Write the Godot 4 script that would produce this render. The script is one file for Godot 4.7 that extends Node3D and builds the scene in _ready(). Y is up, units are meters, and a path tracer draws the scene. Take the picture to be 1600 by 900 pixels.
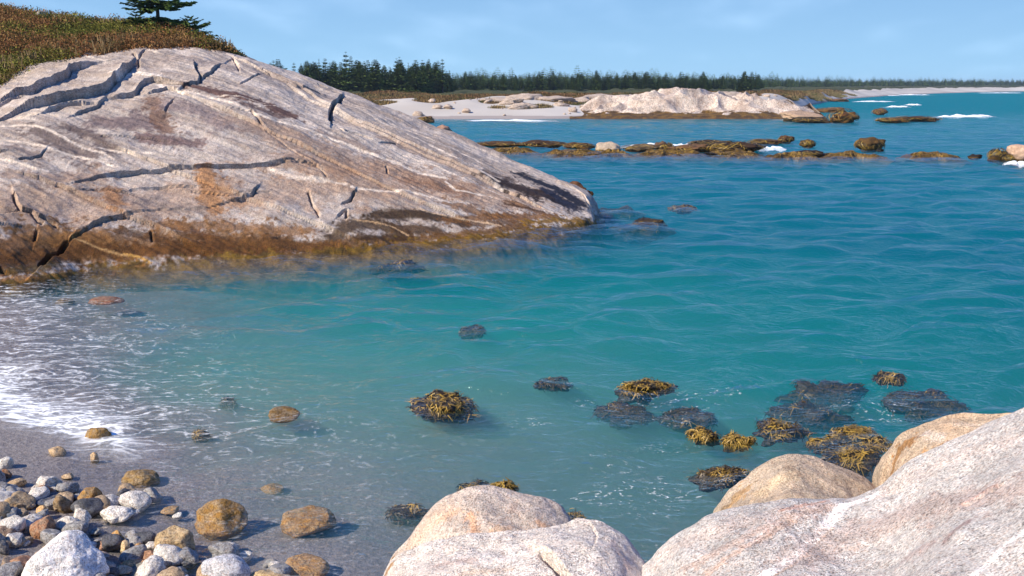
extends Node3D
# A granite headland, a sandy cove and a low wooded shore on a clear autumn day.
# Everything is laid out in metres, y up, the sea level at y = 0 and the viewer 4 m above it.
const HEAD_NET := [[Vector3(-21,3.4,-32.5),Vector3(-18,3.3,-33.5),Vector3(-15.976,2.929,-34.968),Vector3(-15.468,3.816,-37.189),Vector3(-14.242,4.316,-39.332),Vector3(-12.308,4.627,-40.926),Vector3(-9.041,4.037,-41.112),Vector3(-6.515,-1.17,-40.56),Vector3(-3.582,-1.225,-39.937),Vector3(-0.591,-1.196,-38.903),Vector3(1.419,-1.208,-37.523),Vector3(2.66,-1.235,-36.416),Vector3(3.1,-1.015,-35.522),Vector3(3.455,-1.709,-35.054)],
[Vector3(-20.3,3.9,-27.5),Vector3(-17.3,3.8,-28.5),Vector3(-15.276,3.429,-29.968),Vector3(-14.768,4.316,-32.189),Vector3(-13.542,4.816,-34.332),Vector3(-11.608,5.127,-35.926),Vector3(-9.441,4.937,-36.612),Vector3(-7.015,2.34,-37.16),Vector3(-4.082,1.735,-36.537),Vector3(-1.091,1.159,-35.503),Vector3(0.919,0.735,-34.123),Vector3(2.16,0.487,-33.016),Vector3(2.6,0.378,-32.122),Vector3(2.955,-0.481,-31.654)],
[Vector3(-20,4,-25.5),Vector3(-17,3.9,-26.5),Vector3(-14.976,3.529,-27.968),Vector3(-14.468,4.416,-30.189),Vector3(-13.242,4.916,-32.332),Vector3(-11.308,5.227,-33.926),Vector3(-9.541,5.037,-35.112),Vector3(-7.315,4.23,-35.56),Vector3(-4.382,3.175,-34.937),Vector3(-1.391,2.104,-33.903),Vector3(0.619,1.342,-32.523),Vector3(1.86,0.915,-31.416),Vector3(2.3,0.535,-30.522),Vector3(2.655,-0.459,-30.054)],
[Vector3(-19.1,3.52,-23.9),Vector3(-15.96,3.432,-24.92),Vector3(-14.013,3.106,-26.281),Vector3(-13.414,3.886,-28.386),Vector3(-12.044,4.326,-30.35),Vector3(-10.125,4.6,-31.779),Vector3(-8.315,4.433,-32.892),Vector3(-6.205,3.722,-33.426),Vector3(-3.572,2.794,-33.116),Vector3(-0.94,1.851,-32.492),Vector3(0.835,1.181,-31.582),Vector3(1.919,0.805,-30.877),Vector3(2.323,0.471,-30.299),Vector3(2.682,-0.488,-30.096)],
[Vector3(-18.2,2.88,-22.3),Vector3(-14.92,2.808,-23.34),Vector3(-13.05,2.541,-24.594),Vector3(-12.359,3.179,-26.583),Vector3(-10.846,3.539,-28.369),Vector3(-8.943,3.764,-29.633),Vector3(-7.088,3.627,-30.672),Vector3(-5.095,3.045,-31.292),Vector3(-2.762,2.286,-31.296),Vector3(-0.489,1.515,-31.081),Vector3(1.051,0.966,-30.641),Vector3(1.979,0.659,-30.338),Vector3(2.346,0.385,-30.075),Vector3(2.71,-0.526,-30.139)],
[Vector3(-17.3,2.08,-20.7),Vector3(-13.88,2.028,-21.76),Vector3(-12.086,1.835,-22.907),Vector3(-11.305,2.296,-24.781),Vector3(-9.648,2.556,-26.388),Vector3(-7.76,2.718,-27.486),Vector3(-5.862,2.619,-28.453),Vector3(-3.985,2.199,-29.159),Vector3(-1.952,1.651,-29.475),Vector3(-0.038,1.094,-29.67),Vector3(1.266,0.698,-29.7),Vector3(2.038,0.476,-29.8),Vector3(2.368,0.278,-29.852),Vector3(2.738,-0.575,-30.182)],
[Vector3(-16.4,1.12,-19.1),Vector3(-12.84,1.092,-20.18),Vector3(-11.123,0.988,-21.22),Vector3(-10.25,1.236,-22.978),Vector3(-8.45,1.376,-24.407),Vector3(-6.577,1.464,-25.34),Vector3(-4.636,1.41,-26.233),Vector3(-2.875,1.184,-27.025),Vector3(-1.143,0.889,-27.655),Vector3(0.412,0.589,-28.259),Vector3(1.482,0.376,-28.759),Vector3(2.098,0.256,-29.261),Vector3(2.391,0.15,-29.628),Vector3(2.766,-0.633,-30.224)],
[Vector3(-15.5,0,-17.5),Vector3(-11.8,0,-18.6),Vector3(-10.16,0,-19.533),Vector3(-9.195,0,-21.175),Vector3(-7.252,0,-22.425),Vector3(-5.394,0,-23.193),Vector3(-3.409,0,-24.013),Vector3(-1.765,0,-24.891),Vector3(-0.333,0,-25.834),Vector3(0.863,0,-26.849),Vector3(1.698,0,-27.817),Vector3(2.157,0,-28.723),Vector3(2.414,0,-29.405),Vector3(2.793,-0.7,-30.267)],
[Vector3(-15.059,-0.9,-16.716),Vector3(-11.305,-0.9,-17.848),Vector3(-9.713,-0.9,-18.752),Vector3(-8.741,-0.9,-20.398),Vector3(-6.787,-0.9,-21.655),Vector3(-4.96,-0.9,-22.405),Vector3(-2.974,-0.9,-23.225),Vector3(-1.349,-0.9,-24.093),Vector3(0.033,-0.9,-25.012),Vector3(1.137,-0.9,-25.991),Vector3(1.899,-0.9,-26.94),Vector3(2.256,-0.9,-27.828),Vector3(2.506,-0.9,-28.51),Vector3(3.286,-1.6,-31.02)]]
const SLAB_NET := [[Vector3(1.047,-0.6,-7.861),Vector3(1.183,-0.6,-7.807),Vector3(1.376,-0.6,-7.749),Vector3(1.656,-0.6,-7.732),Vector3(2.012,-0.6,-7.698),Vector3(2.338,-0.6,-7.701),Vector3(2.587,-0.6,-7.622),Vector3(2.827,-0.6,-7.566),Vector3(3.075,-0.6,-7.45),Vector3(3.306,-0.6,-7.335),Vector3(3.64,-0.6,-7.177),Vector3(4.081,-0.6,-7.109)],
[Vector3(0.847,0.128,-6.711),Vector3(0.983,0.363,-6.657),Vector3(1.176,0.58,-6.599),Vector3(1.456,0.747,-6.582),Vector3(1.812,0.832,-6.548),Vector3(2.138,0.844,-6.551),Vector3(2.387,0.959,-6.472),Vector3(2.627,1.185,-6.416),Vector3(2.875,1.368,-6.3),Vector3(3.106,1.552,-6.185),Vector3(3.44,1.78,-6.027),Vector3(3.881,1.949,-5.959)],
[Vector3(0.747,0.578,-6.321),Vector3(0.883,0.813,-6.267),Vector3(1.076,1.03,-6.209),Vector3(1.356,1.197,-6.192),Vector3(1.712,1.282,-6.158),Vector3(2.038,1.294,-6.161),Vector3(2.287,1.409,-6.082),Vector3(2.527,1.635,-6.026),Vector3(2.775,1.818,-5.91),Vector3(3.006,2.002,-5.795),Vector3(3.34,2.23,-5.637),Vector3(3.781,2.399,-5.569)],
[Vector3(0.747,0.678,-6.161),Vector3(0.883,0.913,-6.107),Vector3(1.076,1.13,-6.049),Vector3(1.356,1.297,-6.032),Vector3(1.712,1.382,-5.998),Vector3(2.038,1.394,-6.001),Vector3(2.287,1.509,-5.922),Vector3(2.527,1.735,-5.866),Vector3(2.775,1.918,-5.75),Vector3(3.006,2.102,-5.635),Vector3(3.34,2.33,-5.477),Vector3(3.781,2.499,-5.409)],
[Vector3(0.748,0.69,-5.735),Vector3(0.874,0.916,-5.679),Vector3(1.053,1.126,-5.62),Vector3(1.314,1.285,-5.601),Vector3(1.645,1.367,-5.567),Vector3(1.95,1.378,-5.569),Vector3(2.18,1.492,-5.49),Vector3(2.4,1.708,-5.432),Vector3(2.625,1.887,-5.315),Vector3(2.834,2.066,-5.199),Vector3(3.134,2.288,-5.04),Vector3(3.537,2.45,-4.971)],
[Vector3(0.722,0.711,-5.148),Vector3(0.835,0.926,-5.089),Vector3(0.995,1.125,-5.028),Vector3(1.229,1.274,-5.007),Vector3(1.527,1.353,-4.972),Vector3(1.802,1.363,-4.974),Vector3(2.005,1.475,-4.895),Vector3(2.199,1.678,-4.834),Vector3(2.393,1.852,-4.716),Vector3(2.572,2.026,-4.599),Vector3(2.826,2.242,-4.439),Vector3(3.176,2.394,-4.367)],
[Vector3(0.614,1.567,-4.301),Vector3(0.707,1.606,-4.233),Vector3(0.84,1.645,-4.164),Vector3(1.035,1.664,-4.13),Vector3(1.283,1.683,-4.095),Vector3(1.511,1.683,-4.095),Vector3(1.682,1.722,-4.027),Vector3(1.846,1.761,-3.958),Vector3(2.012,1.819,-3.855),Vector3(2.168,1.877,-3.752),Vector3(2.39,1.955,-3.615),Vector3(2.69,1.994,-3.546)],
[Vector3(0.493,1.709,-3.208),Vector3(0.564,1.748,-3.154),Vector3(0.665,1.786,-3.101),Vector3(0.813,1.805,-3.074),Vector3(1.002,1.824,-3.047),Vector3(1.176,1.824,-3.047),Vector3(1.305,1.862,-2.994),Vector3(1.429,1.9,-2.94),Vector3(1.554,1.958,-2.86),Vector3(1.669,2.015,-2.78),Vector3(1.834,2.091,-2.673),Vector3(2.06,2.129,-2.62)]]
const BLDA_NET := [[Vector3(-0.906,-0.5,-7.885),Vector3(-0.846,-0.5,-7.918),Vector3(-0.705,-0.5,-7.948),Vector3(-0.544,-0.5,-7.985),Vector3(-0.393,-0.5,-8.01),Vector3(-0.227,-0.5,-8.024),Vector3(0.1,-0.5,-8.022),Vector3(0.362,-0.5,-8.01),Vector3(0.533,-0.5,-7.987),Vector3(0.643,-0.5,-7.952),Vector3(0.694,-0.5,-7.9)],
[Vector3(-0.956,-0.169,-7.735),Vector3(-0.896,-0.006,-7.768),Vector3(-0.755,0.142,-7.798),Vector3(-0.594,0.325,-7.835),Vector3(-0.443,0.448,-7.86),Vector3(-0.277,0.517,-7.874),Vector3(0.05,0.507,-7.872),Vector3(0.312,0.448,-7.86),Vector3(0.483,0.334,-7.837),Vector3(0.593,0.162,-7.802),Vector3(0.644,-0.095,-7.75)],
[Vector3(-1.006,0.121,-7.425),Vector3(-0.946,0.284,-7.458),Vector3(-0.805,0.432,-7.488),Vector3(-0.644,0.615,-7.525),Vector3(-0.493,0.738,-7.55),Vector3(-0.327,0.807,-7.564),Vector3(0,0.797,-7.562),Vector3(0.262,0.738,-7.55),Vector3(0.433,0.624,-7.527),Vector3(0.543,0.452,-7.492),Vector3(0.594,0.195,-7.44)],
[Vector3(-1.006,0.181,-7.285),Vector3(-0.946,0.344,-7.318),Vector3(-0.805,0.492,-7.348),Vector3(-0.644,0.675,-7.385),Vector3(-0.493,0.798,-7.41),Vector3(-0.327,0.867,-7.424),Vector3(0,0.857,-7.422),Vector3(0.262,0.798,-7.41),Vector3(0.433,0.684,-7.387),Vector3(0.543,0.512,-7.352),Vector3(0.594,0.255,-7.3)],
[Vector3(-0.949,0.113,-6.965),Vector3(-0.891,0.27,-6.997),Vector3(-0.755,0.412,-7.026),Vector3(-0.6,0.587,-7.061),Vector3(-0.455,0.706,-7.086),Vector3(-0.295,0.772,-7.099),Vector3(0.019,0.763,-7.097),Vector3(0.271,0.706,-7.086),Vector3(0.436,0.597,-7.063),Vector3(0.542,0.431,-7.03),Vector3(0.591,0.184,-6.979)],
[Vector3(-0.936,-0.057,-6.675),Vector3(-0.88,0.094,-6.706),Vector3(-0.749,0.232,-6.734),Vector3(-0.599,0.401,-6.768),Vector3(-0.459,0.516,-6.792),Vector3(-0.304,0.58,-6.805),Vector3(0,0.571,-6.803),Vector3(0.243,0.516,-6.792),Vector3(0.403,0.411,-6.77),Vector3(0.506,0.25,-6.738),Vector3(0.552,0.011,-6.689)],
[Vector3(-1.106,-0.4,-6.285),Vector3(-1.046,-0.4,-6.318),Vector3(-0.905,-0.4,-6.348),Vector3(-0.744,-0.4,-6.385),Vector3(-0.593,-0.4,-6.41),Vector3(-0.427,-0.4,-6.424),Vector3(-0.1,-0.4,-6.422),Vector3(0.162,-0.4,-6.41),Vector3(0.333,-0.4,-6.387),Vector3(0.443,-0.4,-6.352),Vector3(0.494,-0.4,-6.3)]]
const BLDB_NET := [[Vector3(-0.929,-0.4,-7.043),Vector3(-0.806,-0.4,-7.109),Vector3(-0.628,-0.4,-7.086),Vector3(-0.402,-0.4,-7.097),Vector3(-0.13,-0.4,-7.058),Vector3(0.184,-0.4,-7.018),Vector3(0.407,-0.4,-7.029),Vector3(0.532,-0.4,-7.035),Vector3(0.67,-0.4,-6.984),Vector3(0.788,-0.4,-6.923),Vector3(0.885,-0.4,-6.904),Vector3(0.964,-0.4,-6.881),Vector3(1.039,-0.4,-6.841)],
[Vector3(-0.929,-0.101,-6.923),Vector3(-0.806,0.22,-6.989),Vector3(-0.628,0.359,-6.966),Vector3(-0.402,0.412,-6.977),Vector3(-0.13,0.47,-6.938),Vector3(0.184,0.527,-6.898),Vector3(0.407,0.579,-6.909),Vector3(0.532,0.61,-6.915),Vector3(0.67,0.609,-6.864),Vector3(0.788,0.562,-6.803),Vector3(0.885,0.467,-6.784),Vector3(0.964,0.355,-6.761),Vector3(1.039,0.157,-6.721)],
[Vector3(-0.979,0.249,-6.663),Vector3(-0.856,0.57,-6.729),Vector3(-0.678,0.709,-6.706),Vector3(-0.452,0.762,-6.717),Vector3(-0.18,0.82,-6.678),Vector3(0.134,0.877,-6.638),Vector3(0.357,0.929,-6.649),Vector3(0.482,0.96,-6.655),Vector3(0.62,0.959,-6.604),Vector3(0.738,0.912,-6.543),Vector3(0.835,0.817,-6.524),Vector3(0.914,0.705,-6.501),Vector3(0.989,0.507,-6.461)],
[Vector3(-0.979,0.299,-6.543),Vector3(-0.856,0.62,-6.609),Vector3(-0.678,0.759,-6.586),Vector3(-0.452,0.812,-6.597),Vector3(-0.18,0.87,-6.558),Vector3(0.134,0.927,-6.518),Vector3(0.357,0.979,-6.529),Vector3(0.482,1.01,-6.535),Vector3(0.62,1.009,-6.484),Vector3(0.738,0.962,-6.423),Vector3(0.835,0.867,-6.404),Vector3(0.914,0.755,-6.381),Vector3(0.989,0.557,-6.341)],
[Vector3(-0.913,0.348,-6.125),Vector3(-0.797,0.65,-6.186),Vector3(-0.63,0.784,-6.162),Vector3(-0.417,0.834,-6.173),Vector3(-0.16,0.891,-6.133),Vector3(0.134,0.947,-6.094),Vector3(0.344,0.996,-6.104),Vector3(0.461,1.025,-6.109),Vector3(0.591,1.027,-6.059),Vector3(0.702,0.985,-5.999),Vector3(0.792,0.896,-5.981),Vector3(0.867,0.791,-5.96),Vector3(0.937,0.605,-5.922)],
[Vector3(-0.863,0.306,-5.678),Vector3(-0.754,0.589,-5.735),Vector3(-0.597,0.718,-5.71),Vector3(-0.398,0.764,-5.72),Vector3(-0.158,0.821,-5.68),Vector3(0.118,0.878,-5.641),Vector3(0.313,0.924,-5.65),Vector3(0.423,0.951,-5.656),Vector3(0.544,0.956,-5.606),Vector3(0.647,0.921,-5.547),Vector3(0.732,0.838,-5.531),Vector3(0.802,0.74,-5.511),Vector3(0.867,0.566,-5.475)],
[Vector3(-0.787,0.09,-5.072),Vector3(-0.689,0.349,-5.125),Vector3(-0.545,0.473,-5.099),Vector3(-0.363,0.516,-5.108),Vector3(-0.144,0.574,-5.069),Vector3(0.107,0.633,-5.03),Vector3(0.285,0.675,-5.038),Vector3(0.385,0.699,-5.043),Vector3(0.495,0.711,-4.995),Vector3(0.589,0.686,-4.938),Vector3(0.666,0.61,-4.923),Vector3(0.729,0.521,-4.905),Vector3(0.788,0.363,-4.873)],
[Vector3(-1.079,-0.3,-4.643),Vector3(-0.956,-0.3,-4.709),Vector3(-0.778,-0.3,-4.686),Vector3(-0.552,-0.3,-4.697),Vector3(-0.28,-0.3,-4.658),Vector3(0.034,-0.3,-4.618),Vector3(0.257,-0.3,-4.629),Vector3(0.382,-0.3,-4.635),Vector3(0.52,-0.3,-4.584),Vector3(0.638,-0.3,-4.523),Vector3(0.735,-0.3,-4.504),Vector3(0.814,-0.3,-4.481),Vector3(0.889,-0.3,-4.441)]]
const BLDC_NET := [[Vector3(1.716,-0.6,-8.691),Vector3(1.842,-0.6,-8.74),Vector3(1.908,-0.6,-8.758),Vector3(2.045,-0.6,-8.787),Vector3(2.236,-0.6,-8.815),Vector3(2.483,-0.6,-8.836),Vector3(2.74,-0.6,-8.832),Vector3(2.948,-0.6,-8.818),Vector3(3.168,-0.6,-8.793),Vector3(3.266,-0.6,-8.772),Vector3(3.387,-0.6,-8.712)],
[Vector3(1.666,-0.262,-8.491),Vector3(1.792,-0.02,-8.54),Vector3(1.858,0.071,-8.558),Vector3(1.995,0.211,-8.587),Vector3(2.186,0.35,-8.615),Vector3(2.433,0.452,-8.636),Vector3(2.69,0.436,-8.632),Vector3(2.898,0.366,-8.618),Vector3(3.118,0.243,-8.593),Vector3(3.216,0.141,-8.572),Vector3(3.337,-0.154,-8.512)],
[Vector3(1.616,0.078,-8.141),Vector3(1.742,0.32,-8.19),Vector3(1.808,0.411,-8.208),Vector3(1.945,0.551,-8.237),Vector3(2.136,0.69,-8.265),Vector3(2.383,0.792,-8.286),Vector3(2.64,0.776,-8.282),Vector3(2.848,0.706,-8.268),Vector3(3.068,0.583,-8.243),Vector3(3.166,0.481,-8.222),Vector3(3.287,0.186,-8.162)],
[Vector3(1.616,0.138,-7.991),Vector3(1.742,0.38,-8.04),Vector3(1.808,0.471,-8.058),Vector3(1.945,0.611,-8.087),Vector3(2.136,0.75,-8.115),Vector3(2.383,0.852,-8.136),Vector3(2.64,0.836,-8.132),Vector3(2.848,0.766,-8.118),Vector3(3.068,0.643,-8.093),Vector3(3.166,0.541,-8.072),Vector3(3.287,0.246,-8.012)],
[Vector3(1.55,0.09,-7.623),Vector3(1.671,0.321,-7.671),Vector3(1.734,0.409,-7.688),Vector3(1.865,0.543,-7.716),Vector3(2.049,0.677,-7.743),Vector3(2.286,0.774,-7.763),Vector3(2.533,0.759,-7.76),Vector3(2.732,0.692,-7.746),Vector3(2.943,0.574,-7.722),Vector3(3.037,0.476,-7.702),Vector3(3.153,0.193,-7.644)],
[Vector3(1.494,-0.066,-7.286),Vector3(1.61,0.157,-7.331),Vector3(1.671,0.242,-7.348),Vector3(1.798,0.371,-7.374),Vector3(1.975,0.5,-7.401),Vector3(2.203,0.594,-7.42),Vector3(2.441,0.579,-7.417),Vector3(2.633,0.515,-7.404),Vector3(2.836,0.4,-7.381),Vector3(2.927,0.306,-7.361),Vector3(3.038,0.033,-7.306)],
[Vector3(1.616,-0.5,-6.891),Vector3(1.742,-0.5,-6.94),Vector3(1.808,-0.5,-6.958),Vector3(1.945,-0.5,-6.987),Vector3(2.136,-0.5,-7.015),Vector3(2.383,-0.5,-7.036),Vector3(2.64,-0.5,-7.032),Vector3(2.848,-0.5,-7.018),Vector3(3.068,-0.5,-6.993),Vector3(3.166,-0.5,-6.972),Vector3(3.287,-0.5,-6.912)]]
const BLDD_NET := [[Vector3(3.197,-0.6,-8.852),Vector3(3.283,-0.6,-8.911),Vector3(3.338,-0.6,-8.943),Vector3(3.446,-0.6,-8.977),Vector3(3.578,-0.6,-8.902),Vector3(3.801,-0.6,-8.815),Vector3(3.995,-0.6,-8.632),Vector3(4.176,-0.6,-8.448),Vector3(4.465,-0.6,-8.269),Vector3(4.941,-0.6,-8.164)],
[Vector3(3.147,-0.051,-8.552),Vector3(3.233,0.24,-8.611),Vector3(3.288,0.399,-8.643),Vector3(3.396,0.564,-8.677),Vector3(3.528,0.698,-8.602),Vector3(3.751,0.773,-8.515),Vector3(3.945,0.874,-8.332),Vector3(4.126,0.973,-8.148),Vector3(4.415,1.1,-7.969),Vector3(4.891,1.084,-7.864)],
[Vector3(3.097,0.389,-8.112),Vector3(3.183,0.68,-8.171),Vector3(3.238,0.839,-8.203),Vector3(3.346,1.004,-8.237),Vector3(3.478,1.138,-8.162),Vector3(3.701,1.213,-8.075),Vector3(3.895,1.314,-7.892),Vector3(4.076,1.413,-7.708),Vector3(4.365,1.54,-7.529),Vector3(4.841,1.524,-7.424)],
[Vector3(3.097,0.449,-7.952),Vector3(3.183,0.74,-8.011),Vector3(3.238,0.899,-8.043),Vector3(3.346,1.064,-8.077),Vector3(3.478,1.198,-8.002),Vector3(3.701,1.273,-7.915),Vector3(3.895,1.374,-7.732),Vector3(4.076,1.473,-7.548),Vector3(4.365,1.6,-7.369),Vector3(4.841,1.584,-7.264)],
[Vector3(2.969,0.391,-7.583),Vector3(3.052,0.671,-7.64),Vector3(3.104,0.824,-7.671),Vector3(3.208,0.981,-7.703),Vector3(3.333,1.114,-7.628),Vector3(3.545,1.189,-7.541),Vector3(3.727,1.294,-7.358),Vector3(3.895,1.397,-7.175),Vector3(4.167,1.525,-6.997),Vector3(4.618,1.514,-6.893)],
[Vector3(2.86,0.23,-7.244),Vector3(2.94,0.5,-7.299),Vector3(2.99,0.647,-7.329),Vector3(3.09,0.798,-7.359),Vector3(3.209,0.931,-7.284),Vector3(3.411,1.009,-7.198),Vector3(3.583,1.12,-7.017),Vector3(3.74,1.229,-6.835),Vector3(3.996,1.362,-6.658),Vector3(4.427,1.356,-6.555)],
[Vector3(3.097,-0.5,-6.752),Vector3(3.183,-0.5,-6.811),Vector3(3.238,-0.5,-6.843),Vector3(3.346,-0.5,-6.877),Vector3(3.478,-0.5,-6.802),Vector3(3.701,-0.5,-6.715),Vector3(3.895,-0.5,-6.532),Vector3(4.076,-0.5,-6.348),Vector3(4.365,-0.5,-6.169),Vector3(4.841,-0.5,-6.064)]]
const FARL_NET := [[Vector3(-41.614,-1.6,-110.382),Vector3(-26.25,-1.6,-109.939),Vector3(-12.406,-1.6,-109.687),Vector3(-2.755,-1.6,-109.615),Vector3(7.035,-1.6,-111.97),Vector3(20.607,-1.6,-131.319),Vector3(32.94,-1.6,-138.134),Vector3(45.317,-1.6,-162.399),Vector3(73.665,-1.6,-235.271),Vector3(107.975,-1.6,-308.131),Vector3(167.547,-1.6,-412.188),Vector3(268.586,-1.6,-537.102),Vector3(425.473,-1.6,-648.415),Vector3(718.972,-1.6,-767.136)],
[Vector3(-45.847,0,-121.611),Vector3(-29.037,0,-121.611),Vector3(-13.754,0,-121.611),Vector3(-3.056,0,-121.611),Vector3(7.787,0,-123.946),Vector3(22.468,0,-143.174),Vector3(35.724,0,-149.806),Vector3(48.543,0,-173.957),Vector3(77.251,0,-246.723),Vector3(111.943,0,-319.456),Vector3(172.065,0,-423.304),Vector3(273.954,0,-547.834),Vector3(432.056,0,-658.448),Vector3(727.178,0,-775.892)],
[Vector3(-50.432,1.4,-133.772),Vector3(-31.94,1.4,-133.772),Vector3(-15.13,1.4,-133.772),Vector3(-3.362,1.4,-133.772),Vector3(8.566,1.4,-136.341),Vector3(24.714,1.4,-157.492),Vector3(39.296,1.4,-164.787),Vector3(53.397,1.4,-191.353),Vector3(84.976,1.4,-271.395),Vector3(123.137,1.4,-351.402),Vector3(189.272,1.4,-465.635),Vector3(301.349,1.4,-602.618),Vector3(475.262,1.4,-724.293),Vector3(799.896,1.4,-853.481)],
[Vector3(-55.017,1.8,-145.933),Vector3(-34.844,1.8,-145.933),Vector3(-16.505,1.8,-145.933),Vector3(-3.668,1.8,-145.933),Vector3(9.344,1.8,-148.736),Vector3(26.961,1.8,-171.809),Vector3(42.869,1.8,-179.768),Vector3(58.251,1.8,-208.749),Vector3(92.701,1.8,-296.067),Vector3(134.332,1.8,-383.347),Vector3(206.478,1.8,-507.965),Vector3(328.744,1.8,-657.401),Vector3(518.467,1.8,-790.137),Vector3(872.614,1.8,-931.07)],
[Vector3(-61.435,2,-162.959),Vector3(-38.909,2,-162.959),Vector3(-18.431,2,-162.959),Vector3(-4.096,2,-162.959),Vector3(10.435,2,-166.088),Vector3(30.107,2,-191.853),Vector3(47.87,2,-200.741),Vector3(65.047,2,-233.103),Vector3(103.516,2,-330.609),Vector3(150.004,2,-428.071),Vector3(230.567,2,-567.228),Vector3(367.098,2,-734.098),Vector3(578.955,2,-882.32),Vector3(974.419,2,-1039.695)],
[Vector3(-80.411,2.2,-213.292),Vector3(-51.103,2.2,-214.031),Vector3(-24.254,2.2,-214.451),Vector3(-5.393,2.2,-214.571),Vector3(13.713,2.2,-218.275),Vector3(39.049,2.2,-248.837),Vector3(61.798,2.2,-259.145),Vector3(83.044,2.2,-297.595),Vector3(129.577,2.2,-413.843),Vector3(185.723,2.2,-530.004),Vector3(282.836,2.2,-695.815),Vector3(447.271,2.2,-894.423),Vector3(702.262,2.2,-1070.238),Vector3(1177.162,2.2,-1256.02)],
[Vector3(-292.782,3.2,-776.61),Vector3(-191.603,3.2,-802.472),Vector3(-92.423,3.2,-817.176),Vector3(-20.644,3.2,-821.39),Vector3(51.678,3.2,-822.569),Vector3(130.988,3.2,-834.711),Vector3(198.098,3.2,-830.714),Vector3(236.689,3.2,-848.198),Vector3(286.413,3.2,-914.743),Vector3(343.434,3.2,-980.071),Vector3(435.658,3.2,-1071.779),Vector3(630.093,3.2,-1260.019),Vector3(993.729,3.2,-1514.43),Vector3(1672.51,3.2,-1784.551)],
[Vector3(-1174.69,8,-3115.891),Vector3(-772.199,8,-3234.12),Vector3(-373.381,8,-3301.339),Vector3(-83.458,8,-3320.601),Vector3(208.433,8,-3317.65),Vector3(518.559,8,-3304.486),Vector3(778.007,8,-3262.525),Vector3(908.639,8,-3256.202),Vector3(1033.42,8,-3300.53),Vector3(1170.188,8,-3339.409),Vector3(1377.06,8,-3387.758),Vector3(1705.189,8,-3409.925),Vector3(2187.614,8,-3333.895),Vector3(2915.436,8,-3110.742)]]
const OUTC_NET := [[Vector3(9.51,-3.041,-146.862),Vector3(12.35,-1.874,-146.079),Vector3(15.248,-1.387,-146.178),Vector3(19.389,-1.063,-146.244),Vector3(23.363,-0.564,-145.325),Vector3(26.65,-0.242,-145.39),Vector3(29.72,0.088,-144.437),Vector3(32.573,0.247,-144.469),Vector3(34.761,0.015,-143.401),Vector3(36.911,-0.92,-142.191),Vector3(38.783,-1.763,-140.999),Vector3(40.701,-3.134,-139.699)],
[Vector3(8.01,-0.641,-136.862),Vector3(10.85,0.526,-136.079),Vector3(13.748,1.013,-136.178),Vector3(17.889,1.337,-136.244),Vector3(21.863,1.836,-135.325),Vector3(25.15,2.158,-135.39),Vector3(28.22,2.488,-134.437),Vector3(31.073,2.647,-134.469),Vector3(33.261,2.415,-133.401),Vector3(35.411,1.48,-132.191),Vector3(37.283,0.637,-130.999),Vector3(39.201,-0.734,-129.699)],
[Vector3(7.51,-0.041,-132.862),Vector3(10.35,1.126,-132.079),Vector3(13.248,1.613,-132.178),Vector3(17.389,1.937,-132.244),Vector3(21.363,2.436,-131.325),Vector3(24.65,2.758,-131.39),Vector3(27.72,3.088,-130.437),Vector3(30.573,3.247,-130.469),Vector3(32.761,3.015,-129.401),Vector3(34.911,2.08,-128.191),Vector3(36.783,1.237,-126.999),Vector3(38.701,-0.134,-125.699)],
[Vector3(7.223,-0.033,-128.143),Vector3(10.032,0.923,-128.143),Vector3(12.841,1.323,-128.143),Vector3(16.854,1.589,-128.143),Vector3(20.866,1.844,-128.143),Vector3(24.076,1.844,-128.143),Vector3(27.287,1.844,-128.143),Vector3(30.096,1.844,-128.143),Vector3(32.503,1.844,-128.143),Vector3(34.911,1.705,-128.143),Vector3(37.078,1.014,-128.143),Vector3(39.325,-0.11,-128.143)],
[Vector3(7.08,-0.02,-125.412),Vector3(9.833,0.563,-125.412),Vector3(12.586,0.806,-125.412),Vector3(16.519,0.961,-125.412),Vector3(20.452,0.961,-125.412),Vector3(23.599,0.961,-125.412),Vector3(26.745,0.961,-125.412),Vector3(29.498,0.961,-125.412),Vector3(31.858,0.961,-125.412),Vector3(34.218,0.961,-125.412),Vector3(36.342,0.618,-125.412),Vector3(38.545,-0.067,-125.412)],
[Vector3(6.85,0.02,-121.13),Vector3(9.514,0.02,-121.13),Vector3(12.178,0.02,-121.13),Vector3(15.984,0.02,-121.13),Vector3(19.79,0.02,-121.13),Vector3(22.834,0.02,-121.13),Vector3(25.879,0.02,-121.13),Vector3(28.543,0.02,-121.13),Vector3(30.826,0.02,-121.13),Vector3(33.11,0.02,-121.13),Vector3(35.165,0.02,-121.13),Vector3(37.296,0.02,-121.13)],
[Vector3(6.85,-1.5,-118.13),Vector3(9.514,-1.5,-118.13),Vector3(12.178,-1.5,-118.13),Vector3(15.984,-1.5,-118.13),Vector3(19.79,-1.5,-118.13),Vector3(22.834,-1.5,-118.13),Vector3(25.879,-1.5,-118.13),Vector3(28.543,-1.5,-118.13),Vector3(30.826,-1.5,-118.13),Vector3(33.11,-1.5,-118.13),Vector3(35.165,-1.5,-118.13),Vector3(37.296,-1.5,-118.13)]]
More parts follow.
